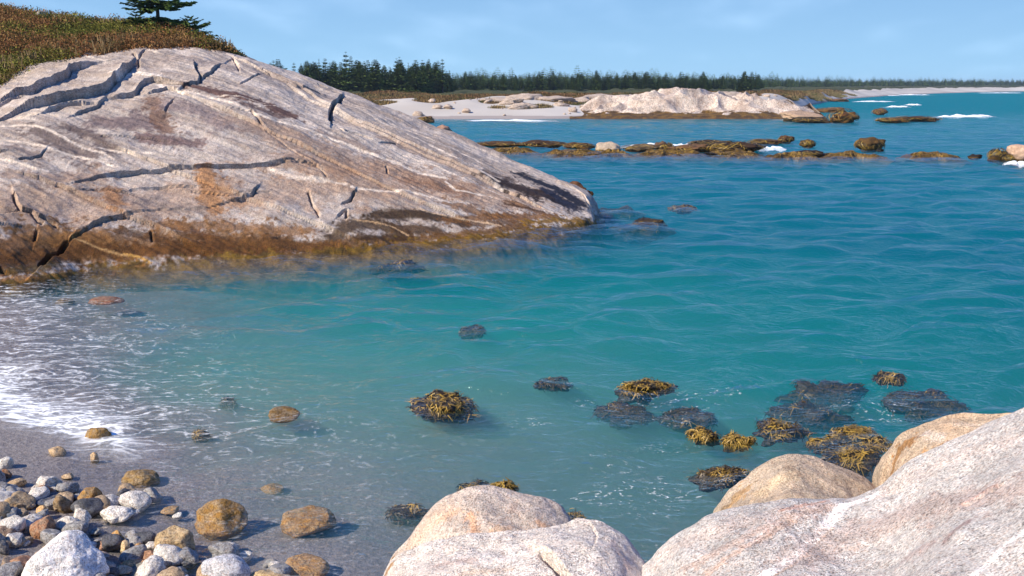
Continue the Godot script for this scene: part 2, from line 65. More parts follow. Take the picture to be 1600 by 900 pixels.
const HEATH_NET := [[Vector3(-18.567,3.667,-27.996),Vector3(-14.813,3.501,-27.656),Vector3(-14.407,4.34,-29.969),Vector3(-13.2,4.854,-32.217),Vector3(-11.24,5.158,-33.708),Vector3(-9.637,4.988,-34.898),Vector3(-9.405,4.228,-35.253)],
[Vector3(-20.93,4.688,-31.775),Vector3(-16.981,4.437,-31.724),Vector3(-15.981,5.026,-33.375),Vector3(-14.419,5.383,-35.284),Vector3(-12.062,5.551,-36.237),Vector3(-10.431,5.035,-36.54),Vector3(-9.975,4.013,-36.74)],
[Vector3(-24.306,5.923,-37.129),Vector3(-19.72,5.945,-37.133),Vector3(-18.194,5.999,-38.165),Vector3(-15.975,5.959,-39.177),Vector3(-13.022,5.911,-39.167),Vector3(-11.497,5.247,-39.032),Vector3(-10.771,3.777,-38.733)],
[Vector3(-27.682,6.932,-42.437),Vector3(-22.459,6.932,-42.437),Vector3(-20.161,6.727,-42.395),Vector3(-17.236,6.369,-42.322),Vector3(-14.232,6.164,-42.28),Vector3(-12.666,5.09,-42.062),Vector3(-11.737,3.509,-41.23)],
[Vector3(-32.408,7.313,-49.657),Vector3(-26.293,7.253,-49.645),Vector3(-23.603,7.013,-49.596),Vector3(-20.178,6.534,-49.499),Vector3(-16.465,6.07,-48.384),Vector3(-14.503,4.447,-47.033),Vector3(-12.892,2.917,-44.681)],
[Vector3(-40.51,6.643,-61.767),Vector3(-32.866,6.643,-61.767),Vector3(-29.503,6.269,-61.691),Vector3(-25.223,5.52,-61.538),Vector3(-20.318,5.107,-59.413),Vector3(-17.121,4.02,-57.151),Vector3(-13.911,3.207,-52.904)]]
const HEAD_STROKES := [
[[0.0756,0.7088,0.2303,0.7470,0.3281,0.7637,0.4594,0.7518,0.5918,0.7375,0.6774,0.7160],0.89,Color(0.374,0.237,0.149),0.5,0.7,0,0,0.3],
[[0.1112,0.7375,0.1657,0.7160,0.2091,0.7041],0.756,Color(0.408,0.312,0.237),0.5,0.6,0,0,0.3],
[[0.4294,0.6969,0.5273,0.7064,0.6151,0.7041],0.579,Color(0.335,0.213,0.14),0.6,0.7,0,0,0.3],
[[0.4294,0.6134,0.5072,0.6802,0.5862,0.6993],0.445,Color(0.366,0.257,0.19),0.6,0.7,0,0,0.3],
[[0.2202,0.3103,0.2558,0.3174,0.2859,0.2888],0.356,Color(0.461,0.399,0.335),0.8,0.5,0,0,0.3],
[[0.3014,0.3604,0.3560,0.3652,0.3993,0.3413],0.356,Color(0.374,0.327,0.305),0.7,0.5,0,0,0.3],
[[0.4071,0.3747,0.4761,0.3962,0.5284,0.4177],0.401,Color(0.312,0.277,0.277),0.7,0.5,0,0,0.3],
[[0.5184,0.5251,0.5818,0.5418,0.6452,0.5561],0.356,Color(0.374,0.319,0.29),0.6,0.5,0,0,0.3],
[[0.2859,0.5609,0.3181,0.5752],0.534,Color(0.179,0.14,0.149),0.85,0.6,0,0,0.3],
[[0.3348,0.5107,0.3326,0.5632,0.3337,0.6110],0.267,Color(0.174,0.098,0.065),0.8,0.5,0,0,0.3],
[[0.3115,0.6181,0.3337,0.6396,0.3526,0.6468],0.289,Color(0.159,0.106,0.11),0.85,0.6,0,0,0.3],
[[0.3526,0.5394,0.3749,0.5680,0.3838,0.6062],0.445,Color(0.257,0.213,0.219),0.8,0.5,0,0,0.3],
[[0.3771,0.4773,0.4038,0.5107,0.4405,0.5322,0.4638,0.5632],0.289,Color(0.118,0.068,0.062),0.95,0.55,0,0,0.3],
[[0.4171,0.5465,0.4516,0.5728],0.222,Color(0.106,0.059,0.054),0.8,0.6,0,0,0.3],
[[0.3938,0.5871,0.4294,0.6420,0.4461,0.6802],0.311,Color(0.35,0.27,0.225),0.7,0.6,0,0,0.3],
[[0.2258,0.5489,0.2447,0.6062,0.2614,0.6492],0.334,Color(0.154,0.122,0.118),0.85,0.7,0,0,0.3],
[[0.2547,0.5632,0.2725,0.6014,0.2803,0.6420],0.222,Color(0.126,0.098,0.098),0.8,0.6,0,0,0.3],
[[0.1935,0.5609,0.2180,0.6205],0.222,Color(0.185,0.144,0.135),0.7,0.6,0,0,0.3],
[[0.1869,0.6325,0.2247,0.6850,0.2614,0.6969],0.311,Color(0.263,0.185,0.149),0.6,0.8,0,0,0.3],
[[0.4839,0.6086,0.5217,0.6253,0.5395,0.6659],0.267,Color(0.29,0.207,0.164),0.6,0.6,0,0,0.3],
[[0.5628,0.5680,0.6218,0.6086,0.6552,0.6587],0.267,Color(0.263,0.185,0.144),0.6,0.6,0,0,0.3],
[[0.5506,0.7255,0.6085,0.7303],0.311,Color(0.244,0.14,0.087),0.6,0.7,0,0,0.3],
[[0.3504,0.7136,0.3448,0.7542,0.3448,0.7876],0.289,Color(0.382,0.213,0.102),0.9,0.6,0,0,0.3],
[[0.3560,0.7566,0.3704,0.7709],0.311,Color(0.408,0.244,0.135),0.6,0.6,0,0,0.3],
[[0.2670,0.7351,0.2703,0.7637],0.267,Color(0.335,0.179,0.084),0.8,0.7,0,0,0.3],
[[0.2825,0.7613,0.3003,0.7589],0.311,Color(0.298,0.257,0.244),0.7,0.5,0,0,0.3],
[[0.3059,0.7733,0.3293,0.7876],0.222,Color(0.244,0.207,0.19),0.7,0.6,0,0,0.3],
[[0.3871,0.7303,0.3893,0.7494,0.3749,0.7613],0.267,Color(0.399,0.374,0.366),0.8,0.5,0,0,0.3],
[[0.3115,0.6683,0.3382,0.6802,0.3593,0.6897],0.2,Color(0.528,0.489,0.452),0.95,0.5,0,0,0.3],
[[0.3693,0.6706,0.4016,0.6874,0.4171,0.6969],0.222,Color(0.408,0.366,0.35),0.8,0.6,0,0,0.3],
[[0.0512,0.8138,0.1591,0.8043,0.1958,0.8091,0.2369,0.8210],0.667,Color(0.185,0.084,0.017),0.9,0.6,0,0,0.3],
[[0.1980,0.7947,0.2681,0.8258,0.3293,0.8377,0.3904,0.8449],0.445,Color(0.207,0.106,0.033),0.85,0.7,0,0,0.3],
[[0.2347,0.8401,0.3115,0.8496,0.3771,0.8544],0.311,Color(0.185,0.084,0.017),0.9,0.6,0,0,0.3],
[[0.2670,0.8067,0.2870,0.8210,0.3115,0.8520],0.2,Color(0.084,0.037,0.008),0.8,0.6,0,0,0.3],
[[0.3092,0.8067,0.3348,0.8401,0.3760,0.8592],0.2,Color(0.131,0.051,0.01),0.85,0.6,0,0,0.3],
[[0.1568,0.8258,0.1924,0.8353,0.2236,0.8377],0.289,Color(0.084,0.037,0.008),0.85,0.6,0,0,0.3],
[[0.1669,0.8449,0.2047,0.8496],0.178,Color(0.068,0.044,0.006),0.8,0.6,0,0,0.3],
[[0.3270,0.8544,0.3760,0.8592,0.4138,0.8616],0.156,Color(0.095,0.037,0.006),0.85,0.6,0,0,0.3],
[[0.3849,0.8425,0.4093,0.8592,0.4427,0.8640],0.222,Color(0.033,0.018,0.007),0.95,0.5,0,0,0.3],
[[0.4338,0.8449,0.4627,0.8234,0.4883,0.8258,0.5028,0.8449],0.289,Color(0.065,0.037,0.014),0.9,0.5,0,0,0.3],
[[0.4872,0.8091,0.5250,0.8043,0.5584,0.8138,0.5818,0.8258],0.289,Color(0.054,0.031,0.013),0.95,0.45,0,0,0.3],
[[0.5006,0.8305,0.5417,0.8401],0.267,Color(0.074,0.039,0.014),0.9,0.5,0,0,0.3],
[[0.5795,0.7780,0.6274,0.8067,0.6730,0.8162],0.245,Color(0.185,0.095,0.039),0.8,0.7,0,0,0.3],
[[0.5862,0.8258,0.6485,0.8282],0.178,Color(0.114,0.056,0.019),0.8,0.7,0,0,0.3],
[[0.6707,0.7446,0.7164,0.7828],0.222,Color(0.159,0.077,0.029),0.8,0.7,0,0,0.3],
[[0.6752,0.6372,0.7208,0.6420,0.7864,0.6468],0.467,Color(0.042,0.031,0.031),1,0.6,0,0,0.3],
[[0.7330,0.4916,0.7898,0.5012,0.8454,0.5847],0.378,Color(0.024,0.027,0.044),1,0.55,0,0,0.3],  # dark stain on the tip; blue cast is sky reflection put into the colour
[[0.7586,0.5895,0.8109,0.6754],0.289,Color(0.021,0.027,0.054),0.95,0.5,0,0,0.3],  # same tip stain, reflected sky blue painted in more strongly
[[0.6685,0.5847,0.6997,0.5919],0.2,Color(0.118,0.091,0.084),0.8,0.6,0,0,0.3],
[[0.6607,0.7494,0.7197,0.7709],0.071,Color(0.071,0.037,0.019),0.8,0.6,0,0,0.3],
[[0.4093,0.8568,0.4783,0.8568,0.5684,0.8544,0.6652,0.8425],0.2,Color(0.149,0.074,0.021),0.9,0.6,0,0,0.3],
[[0.5651,0.8186,0.6563,0.8019,0.7419,0.7971],0.2,Color(0.185,0.091,0.031),0.85,0.6,0,0,0.3],
[[0.4549,0.8496,0.5083,0.8520],0.156,Color(0.054,0.027,0.008),0.9,0.5,0,0,0.3],
[[0.2948,0.8043,0.3348,0.8115,0.3838,0.8234,0.4149,0.8305],0.2,Color(0.244,0.131,0.054),0.8,0.7,0,0,0.3],
[[0.1580,0.8115,0.2303,0.8305,0.2925,0.8473,0.3660,0.8544],0.289,Color(0.114,0.051,0.012),0.85,0.6,0,0,0.3],
[[0.3148,0.8305,0.3793,0.8449,0.4305,0.8568],0.178,Color(0.131,0.062,0.017),0.85,0.6,0,0,0.3],
[[0.4171,0.8711,0.4761,0.8687,0.5484,0.8663,0.6385,0.8640,0.7419,0.8640,0.8387,0.8663],0.145,Color(0.174,0.095,0.006),0.95,0.8,0,0,0.3],
[[0.6685,0.8305,0.7364,0.8186,0.8087,0.8305],0.156,Color(0.213,0.118,0.01),0.9,0.9,0,0,0.3],
[[0.3081,0.8711,0.3737,0.8711,0.4171,0.8711],0.111,Color(0.114,0.056,0.007),0.9,0.8,0,0,0.3],
[[0.1535,0.8735,0.1891,0.8735,0.2314,0.8735,0.2714,0.8711],0.156,Color(0.237,0.114,0.019),0.9,0.8,0,0,0.3],
[[0.1546,0.8663,0.1769,0.8640],0.178,Color(0.335,0.164,0.042),0.8,0.8,0,0,0.3],
[[0.4160,0.8783,0.4872,0.8759,0.5962,0.8759,0.7798,0.8807],0.044,Color(0.019,0.013,0.004),0.8,0.6,0,0,0.3],
[[0.1846,0.4630,0.2047,0.4940,0.2236,0.5298,0.2380,0.5609,0.2492,0.5967,0.2614,0.6277,0.2736,0.6468,0.2792,0.6659],0.058,Color(0.838,0.763,0.664),0.92,0.5,0,0,0.3],
[[0.1802,0.5131,0.2036,0.5537,0.2191,0.5847,0.2336,0.6110,0.2436,0.6301,0.2570,0.6492,0.2681,0.6635,0.2781,0.6850],0.058,Color(0.838,0.763,0.664),0.92,0.5,0,0,0.3],
[[0.1758,0.5752,0.1947,0.6134,0.2125,0.6516,0.2236,0.6659],0.053,Color(0.838,0.763,0.664),0.92,0.5,0,0,0.3],
[[0.3571,0.4869,0.3737,0.5012,0.3893,0.5227,0.4049,0.5465,0.4205,0.5776,0.4349,0.5919,0.4605,0.5990,0.4828,0.6134],0.093,Color(0.838,0.763,0.664),0.977,0.5,0,0,0.3],
[[0.4828,0.6134,0.5050,0.6277,0.5184,0.6444,0.5339,0.6516,0.5462,0.6539,0.5640,0.6706,0.5806,0.6850,0.6018,0.6874],0.102,Color(0.838,0.763,0.664),0.977,0.5,0,0,0.3],
[[0.5984,0.7017,0.6040,0.7255,0.6251,0.7279,0.6463,0.7279],0.058,Color(0.838,0.763,0.664),0.92,0.5,0,0,0.3],
[[0.5462,0.4320,0.5695,0.4558,0.5840,0.4821,0.5984,0.5107,0.6151,0.5346,0.6307,0.5609,0.6474,0.5871,0.6696,0.6444],0.08,Color(0.838,0.763,0.664),0.805,0.5,0,0,0.3],
[[0.5651,0.4272,0.6162,0.4558,0.6529,0.5036,0.6897,0.5465],0.044,Color(0.838,0.763,0.664),0.69,0.5,0,0,0.3],
[[0.5606,0.6062,0.5940,0.6396,0.6318,0.6802,0.6752,0.7255],0.04,Color(0.838,0.763,0.664),0.69,0.5,0,0,0.3],
[[0.4772,0.7566,0.5028,0.7589,0.5395,0.7566,0.5695,0.7637,0.5840,0.7757],0.058,Color(0.838,0.763,0.664),0.92,0.5,0,0,0.3],
[[0.4605,0.8162,0.4783,0.8186,0.4961,0.8282,0.5083,0.8449],0.036,Color(0.561,0.395,0.224),0.805,0.5,0,0,0.3],
[[0.5373,0.7947,0.5595,0.8043,0.5818,0.8138,0.6051,0.8210,0.6274,0.8377],0.04,Color(0.611,0.468,0.32),0.805,0.5,0,0,0.3],
[[0.3949,0.5155,0.4194,0.5203,0.4427,0.5370],0.027,Color(0.838,0.763,0.664),0.805,0.5,0,0,0.3],
[[0.4294,0.5513,0.4616,0.5298,0.5006,0.5107],0.022,Color(0.838,0.763,0.664),0.805,0.5,0,0,0.3],
[[0.2636,0.8473,0.2714,0.8544,0.2781,0.8687],0.044,Color(0.664,0.395,0.106),0.92,0.5,0,0,0.3],
[[0.2280,0.8091,0.2492,0.8377,0.2647,0.8520],0.036,Color(0.611,0.395,0.171),0.69,0.5,0,0,0.3],
[[0.2736,0.6301,0.2925,0.6516,0.3126,0.6635],0.058,Color(0.838,0.763,0.664),0.92,0.5,0,0,0.3],
[[0.4216,0.7327,0.4505,0.7375,0.4727,0.7518],0.067,Color(0.838,0.763,0.664),0.69,0.5,0,0,0.3],
[[0.4082,0.7136,0.4327,0.7351,0.4527,0.7422],0.089,Color(0.838,0.763,0.664),0.69,0.5,0,0,0.3],
[[0.3126,0.4177,0.3315,0.3938,0.3526,0.4344],0.134,Color(0.822,0.777,0.719),1,0.5,0,0,0.3],
[[0.3003,0.2721,0.3092,0.3103,0.3148,0.3365],0.111,Color(0.777,0.705,0.611),0.92,0.5,0,0,0.3],
[[0.3482,0.4487,0.3515,0.4678],0.111,Color(0.822,0.792,0.763),1,0.5,0,0,0.3],
[[0.1991,0.4582,0.2314,0.4940,0.2458,0.5131],0.111,Color(0.734,0.651,0.549),0.805,0.5,0,0,0.3],
[[0.4516,0.3222,0.4494,0.3842,0.4572,0.4177],0.067,Color(0.838,0.763,0.664),0.805,0.5,0,0,0.3],
[[0.3593,0.2697,0.3660,0.3198],0.089,Color(0.838,0.763,0.664),0.69,0.5,0,0,0.3],
[[0.2191,0.3962,0.2347,0.4033,0.2492,0.3914,0.2647,0.3771,0.2747,0.3628,0.2803,0.3365,0.2892,0.3365],0.03,Color(0.037,0.042,0.037),0,0.2,0.22,0.2,0.5],
[[0.2336,0.4654,0.2469,0.4726,0.2603,0.4702,0.2725,0.4749,0.2870,0.4678,0.3026,0.4487,0.3181,0.4153,0.3270,0.3890],0.037,Color(0.031,0.033,0.029),0,0.2,0.26,0.24,0.6],
[[0.2447,0.4916,0.2592,0.4869,0.2714,0.4916],0.053,Color(0.037,0.024,0.021),0,0.3,0.2,0.1,0.3],
[[0.1902,0.3914,0.2058,0.3986,0.2180,0.4105],0.027,Color(0.021,0.017,0.017),0,0.25,0.14,0.06,0.22],
[[0.3092,0.4845,0.3237,0.4845,0.3326,0.4582,0.3393,0.4391,0.3459,0.4344,0.3515,0.4415],0.029,Color(0.021,0.017,0.017),0,0.25,0.21,0.12,0.4],
[[0.3393,0.4869,0.3437,0.4845,0.3526,0.4749,0.3571,0.4797],0.027,Color(0.021,0.017,0.017),0,0.25,0.196,0.084,0.22],
[[0.3693,0.4797,0.3782,0.4678,0.3871,0.4630,0.3927,0.4391,0.3927,0.4153,0.3960,0.3771],0.029,Color(0.021,0.017,0.017),0,0.25,0.224,0.084,0.22],
[[0.3971,0.4368,0.4082,0.4153,0.4160,0.3938],0.029,Color(0.021,0.017,0.017),0,0.25,0.196,0.072,0.22],
[[0.3459,0.3055,0.3437,0.3484,0.3404,0.3771],0.032,Color(0.021,0.017,0.017),0,0.25,0.168,0.036,0.22],
[[0.4538,0.3150,0.4449,0.3795,0.4427,0.3986],0.023,Color(0.021,0.017,0.017),0,0.25,0.14,0.036,0.22],
[[0.4205,0.5680,0.4216,0.5847,0.4227,0.6086],0.024,Color(0.021,0.017,0.017),0,0.25,0.168,0.03,0.22],
[[0.1869,0.4415,0.1958,0.4463,0.2036,0.4487],0.024,Color(0.021,0.017,0.017),0,0.25,0.112,0.03,0.22],
[[0.2770,0.6038,0.2914,0.6110,0.3081,0.6181,0.3237,0.6325],0.023,Color(0.021,0.017,0.017),0,0.25,0.07,0.024,0.22],
[[0.2803,0.6993,0.2959,0.6993,0.3070,0.7017,0.3204,0.7017,0.3426,0.7064,0.3560,0.7064,0.3704,0.7064,0.3882,0.7064,0.4049,0.7064,0.4182,0.7041],0.027,Color(0.021,0.017,0.017),0,0.25,0.224,0.078,0.5],
[[0.1980,0.6086,0.2113,0.6181,0.2225,0.6181,0.2258,0.6110],0.023,Color(0.021,0.017,0.017),0,0.25,0.112,0.03,0.22],
[[0.3404,0.5561,0.3437,0.5418,0.3515,0.5251],0.023,Color(0.021,0.017,0.017),0,0.25,0.112,0.024,0.22],
[[0.2659,0.5227,0.2759,0.5155,0.2848,0.5084,0.2925,0.4893],0.024,Color(0.021,0.017,0.017),0,0.25,0.14,0.072,0.22],
[[0.4338,0.4558,0.4505,0.4296,0.4650,0.4010],0.023,Color(0.021,0.017,0.017),0,0.25,0.112,0.024,0.22],
[[0.4761,0.3604,0.4839,0.3938,0.4983,0.4272,0.5284,0.4177],0.024,Color(0.021,0.017,0.017),0,0.25,0.14,0.048,0.22],
[[0.5095,0.5537,0.5239,0.4964,0.5373,0.4487,0.5528,0.3962,0.5651,0.3461],0.056,Color(0.021,0.017,0.017),0,0.25,0.42,0.072,0.3],
[[0.5139,0.5728,0.5150,0.5871],0.023,Color(0.021,0.017,0.017),0,0.25,0.14,0,0.22],
[[0.5195,0.5823,0.5295,0.5823,0.5384,0.5847,0.5439,0.5919],0.023,Color(0.021,0.017,0.017),0,0.25,0.14,0.036,0.22],
[[0.5551,0.5943,0.5729,0.5800],0.023,Color(0.021,0.017,0.017),0,0.25,0.098,0.024,0.22],
[[0.5451,0.3270,0.5528,0.3270],0.023,Color(0.021,0.017,0.017),0,0.25,0.112,0.03,0.22],
[[0.4549,0.7064,0.4572,0.7208,0.4572,0.7327],0.023,Color(0.021,0.017,0.017),0,0.25,0.112,0,0.22],
[[0.5362,0.6850,0.5306,0.7088],0.023,Color(0.021,0.017,0.017),0,0.25,0.098,0,0.22],
[[0.4338,0.7637,0.4316,0.7828,0.4316,0.8043,0.4305,0.8091],0.024,Color(0.021,0.017,0.017),0,0.25,0.168,0.03,0.22],
[[0.4483,0.8091,0.4561,0.7995,0.4594,0.7971,0.4549,0.8115],0.027,Color(0.021,0.017,0.017),0,0.25,0.182,0.03,0.22],
[[0.4605,0.7852,0.4694,0.7804,0.4772,0.7661],0.027,Color(0.021,0.017,0.017),0,0.25,0.182,0.03,0.22],
[[0.1824,0.6826,0.1835,0.7088,0.1846,0.7303,0.1646,0.7208],0.029,Color(0.021,0.017,0.017),0,0.25,0.196,0.06,0.22],
[[0.1846,0.7303,0.1958,0.7446,0.2013,0.7661,0.2047,0.7733],0.027,Color(0.021,0.017,0.017),0,0.25,0.168,0.06,0.22],
[[0.2047,0.7613,0.2136,0.7757,0.2169,0.7852],0.04,Color(0.021,0.017,0.017),0,0.25,0.308,0.06,0.22],
[[0.1980,0.7804,0.1947,0.7947],0.032,Color(0.021,0.017,0.017),0,0.25,0.196,0.03,0.22],
[[0.2236,0.8162,0.2169,0.8258,0.2058,0.8305,0.1958,0.8425],0.06,Color(0.021,0.017,0.017),0,0.25,0.448,0.06,0.4],
[[0.2492,0.7924,0.2592,0.7876,0.2659,0.7852,0.2714,0.7852],0.024,Color(0.021,0.017,0.017),0,0.25,0.168,0.06,0.22],
[[0.3682,0.7709,0.3815,0.7685,0.3882,0.7566],0.023,Color(0.021,0.017,0.017),0,0.25,0.14,0.06,0.22],
[[0.1568,0.8329,0.1602,0.8401],0.053,Color(0.021,0.017,0.017),0,0.25,0.35,0.03,0.22],
[[0.2836,0.7351,0.3126,0.7351,0.3437,0.7446],0.023,Color(0.021,0.017,0.017),0,0.25,0.07,0.036,0.22],
[[0.2481,0.7255,0.2647,0.7303,0.2803,0.7422],0.023,Color(0.021,0.017,0.017),0,0.25,0.07,0.03,0.22],
[[0.2870,0.8115,0.2848,0.8305],0.024,Color(0.021,0.017,0.017),0,0.25,0.112,0.018,0.22],
[[0.3315,0.7518,0.3626,0.7661,0.3982,0.7613],0.023,Color(0.021,0.017,0.017),0,0.25,0.07,0.03,0.22],
[[0.4594,0.3246,0.4839,0.3938,0.5050,0.4606,0.5417,0.5131,0.5795,0.5513,0.6185,0.5919,0.6574,0.6468],0.023,Color(0.021,0.017,0.017),0,0.25,0.056,0.066,0.5],
[[0.4917,0.3890,0.5195,0.4582,0.5462,0.5251,0.5818,0.5728,0.6207,0.6134,0.6630,0.6611,0.6974,0.7112],0.023,Color(0.021,0.017,0.017),0,0.25,0.056,0.066,0.5],
[[0.3860,0.5418,0.4182,0.6086,0.4561,0.6659,0.4850,0.7064,0.5150,0.7470,0.5484,0.7804,0.5706,0.8019],0.023,Color(0.021,0.017,0.017),0,0.25,0.056,0.072,0.5],
[[0.2925,0.6492,0.3181,0.6969,0.3493,0.7446,0.3782,0.7733,0.4060,0.7995,0.4327,0.8258,0.4538,0.8568],0.023,Color(0.021,0.017,0.017),0,0.25,0.056,0.072,0.5],
[[0.2125,0.6730,0.2425,0.7279,0.2659,0.7757,0.2903,0.8043,0.3126,0.8449],0.023,Color(0.021,0.017,0.017),0,0.25,0.056,0.072,0.5],
[[0.4182,0.7041,0.4349,0.6993,0.4549,0.7064],0.023,Color(0.021,0.017,0.017),0,0.25,0.084,0.03,0.3],
[[0.2447,0.7064,0.2614,0.6993,0.2803,0.6993],0.023,Color(0.021,0.017,0.017),0,0.25,0.084,0.03,0.3],
[[0.4227,0.6086,0.4338,0.6516,0.4438,0.6897,0.4549,0.7064],0.023,Color(0.021,0.017,0.017),0,0.25,0.042,0.018,0.2],
[[0.3270,0.3890,0.3437,0.3484,0.3571,0.2959],0.024,Color(0.021,0.017,0.017),0,0.25,0.14,0.036,0.3],
[[0.3515,0.4415,0.3693,0.4797],0.024,Color(0.021,0.017,0.017),0,0.25,0.112,0.048,0.3],
[[0.4160,0.3938,0.4538,0.3150],0.023,Color(0.021,0.017,0.017),0,0.25,0.084,0.024,0.3],
[[0.3571,0.4797,0.3715,0.5155,0.3893,0.5585,0.4205,0.5680],0.023,Color(0.021,0.017,0.017),0,0.25,0.056,0.03,0.25],
[[0.2236,0.8162,0.2492,0.7924],0.024,Color(0.021,0.017,0.017),0,0.25,0.112,0.036,0.3],
[[0.2714,0.7852,0.2992,0.7804,0.3359,0.7828,0.3682,0.7709],0.023,Color(0.021,0.017,0.017),0,0.25,0.056,0.03,0.3],
[[0.1112,0.5632,0.1424,0.5203,0.1769,0.5585],0.027,Color(0.021,0.017,0.017),0,0.25,0.168,0.06,0.22],
[[0.0890,0.7088,0.1224,0.7208,0.1580,0.7446],0.027,Color(0.021,0.017,0.017),0,0.25,0.168,0.06,0.22]]
const SLAB_STROKES := [
[[0.1268,0.4606,0.2536,0.5060,0.3582,0.4964,0.4494,0.4773],0.094,Color(0.443,0.39,0.364),0.7,0.5,0,0,0.3],
[[0.1858,0.5800,0.2814,0.5728,0.3671,0.5131,0.4383,0.4749],0.047,Color(0.462,0.356,0.302),0.65,0.7,0,0,0.3],
[[0.2291,0.6205,0.3103,0.5847,0.3760,0.5251],0.032,Color(0.425,0.294,0.227),0.6,0.7,0,0,0.3],
[[0.3593,0.4821,0.4416,0.4391],0.022,Color(0.501,0.309,0.24),0.7,0.7,0,0,0.3],
[[0.1023,0.4893,0.1769,0.4726,0.2436,0.4821],0.029,Color(0.521,0.471,0.443),0.7,0.6,0,0,0.3],
[[0.2147,0.6277,0.3003,0.5919,0.3504,0.5203],0.011,Color(0.552,0.443,0.39),0.8,0.6,0,0,0.3],
[[0.3126,0.6778,0.3782,0.6229,0.4383,0.5274,0.4750,0.4702,0.5451,0.4511],0.043,Color(0.846,0.816,0.801),1,0.15,0,0,0.3],
[[0.3270,0.6826,0.3893,0.6229,0.4416,0.5513],0.011,Color(0.443,0.259,0.144),0.5,0.8,0,0,0.3],
[[0.3771,0.6348,0.4772,0.5704,0.5929,0.5943,0.7964,0.6802],0.144,Color(0.356,0.294,0.273),0.7,0.6,0,0,0.3],
[[0.5539,0.4702,0.6752,0.5012,0.8098,0.5274],0.079,Color(0.471,0.425,0.398),0.8,0.7,0,0,0.3],
[[0.6963,0.8067,0.7542,0.7733,0.8120,0.7542],0.018,Color(0.754,0.726,0.712),1,0.25,0,0,0.3],
[[0.6541,0.7279,0.6952,0.7088],0.032,Color(0.266,0.203,0.197),0.85,0.4,0,0,0.3],
[[0.6885,0.6587,0.7219,0.6516,0.7497,0.6468],0.018,Color(0.39,0.266,0.24),0.7,0.4,0,0,0.3],
[[0.6874,0.6635,0.7164,0.6587,0.7519,0.6516],0.009,Color(0.121,0.089,0.082),0,0.2,0.02,0.012,0.04],
[[0.5806,0.7017,0.6307,0.7160],0.058,Color(0.317,0.253,0.24),0.6,0.7,0,0,0.3]]
const BLDA_STROKES := [
[[0.1980,0.5418,0.3871,0.5800],0.096,Color(0.507,0.385,0.297),0.6,0.6,0,0,0.3],
[[0.4917,0.6468,0.5061,0.7446],0.038,Color(0.487,0.289,0.18),0.8,0.7,0,0,0.3],
[[0.3493,0.6110,0.4349,0.6086],0.034,Color(0.507,0.343,0.241),0.7,0.7,0,0,0.3],
[[0.6696,0.6611,0.6863,0.6730],0.034,Color(0.497,0.312,0.197),0.8,0.7,0,0,0.3],
[[0.5573,0.7446,0.6663,0.7470],0.048,Color(0.487,0.343,0.234),0.7,0.7,0,0,0.3],
[[0.6051,0.5776,0.5940,0.6277],0.029,Color(0.343,0.268,0.222),0.7,0.6,0,0,0.3],
[[0.4994,0.5131,0.5996,0.5251],0.019,Color(0.581,0.517,0.467),0.7,0.5,0,0,0.3],
[[0.0601,0.5012,0.1123,0.5227],0.029,Color(0.222,0.116,0.034),0.9,0.6,0,0,0.3]]
const BLDB_STROKES := [
[[0.1468,0.4511,0.3326,0.4702,0.5551,0.4940],0.059,Color(0.559,0.517,0.477),0.8,0.6,0,0,0.3],
[[0.2158,0.5322,0.3048,0.5442],0.042,Color(0.487,0.385,0.343),0.7,0.8,0,0,0.3],
[[0.2770,0.5919,0.3782,0.5895],0.034,Color(0.517,0.411,0.327),0.6,0.8,0,0,0.3],
[[0.3793,0.4869,0.3838,0.5776],0.017,Color(0.57,0.549,0.528),0.8,0.5,0,0,0.3],
[[0.7208,0.5155,0.8042,0.5585],0.05,Color(0.507,0.421,0.376),0.7,0.7,0,0,0.3],
[[0.0690,0.4296,0.0901,0.4296],0.025,Color(0.268,0.144,0.048),0.9,0.6,0,0,0.3],
[[0.4405,0.5537,0.4727,0.6181,0.5239,0.6826],0.023,Color(0.041,0.036,0.036),0,0.15,0.14,0.05,0.12],
[[0.6274,0.4415,0.6429,0.4964,0.6307,0.5489],0.008,Color(0.448,0.411,0.385),0.6,0.3,0.015,0.01,0.06]]
const BLDC_STROKES := [
[[0.2447,0.5704,0.3148,0.5442],0.074,Color(0.368,0.234,0.104),0.8,0.8,0,0,0.3],
[[0.4004,0.6468,0.4883,0.6229],0.074,Color(0.487,0.385,0.261),0.7,0.7,0,0,0.3],
[[0.4883,0.5656,0.5317,0.6301],0.032,Color(0.268,0.203,0.144),0.7,0.6,0,0,0.3],
[[0.6452,0.5990,0.7453,0.5871],0.064,Color(0.411,0.327,0.234),0.7,0.7,0,0,0.3],
[[0.1580,0.5370,0.2225,0.5442],0.042,Color(0.203,0.139,0.078),0.8,0.7,0,0,0.3],
[[0.5717,0.5442,0.6185,0.5728],0.042,Color(0.507,0.403,0.289),0.6,0.6,0,0,0.3]]
const BLDD_STROKES := [
[[0.1846,0.5609,0.2647,0.5179,0.3582,0.5632],0.06,Color(0.289,0.144,0.041),0.85,0.7,0,0,0.3],
[[0.4149,0.6706,0.5562,0.6778],0.06,Color(0.403,0.228,0.096),0.8,0.7,0,0,0.3],
[[0.4271,0.5704,0.4917,0.6134],0.04,Color(0.497,0.448,0.403),0.7,0.6,0,0,0.3],
[[0.5528,0.5489,0.7575,0.5609],0.05,Color(0.538,0.439,0.343),0.7,0.6,0,0,0.3],
[[0.6741,0.5680,0.7386,0.5298],0.015,Color(0.125,0.092,0.068),0.5,0.5,0,0,0.3]]
const SHORE := [Vector2(-16,-24),Vector2(-12.5,-21),Vector2(-9.2,-16.6),Vector2(-6.7,-12.4),Vector2(-5.4,-11.3),Vector2(-4.4,-9.7),Vector2(-3.5,-8.2),Vector2(-2.9,-7.3),Vector2(-1.3,-6),Vector2(3,-4.2),Vector2(14,-1)]
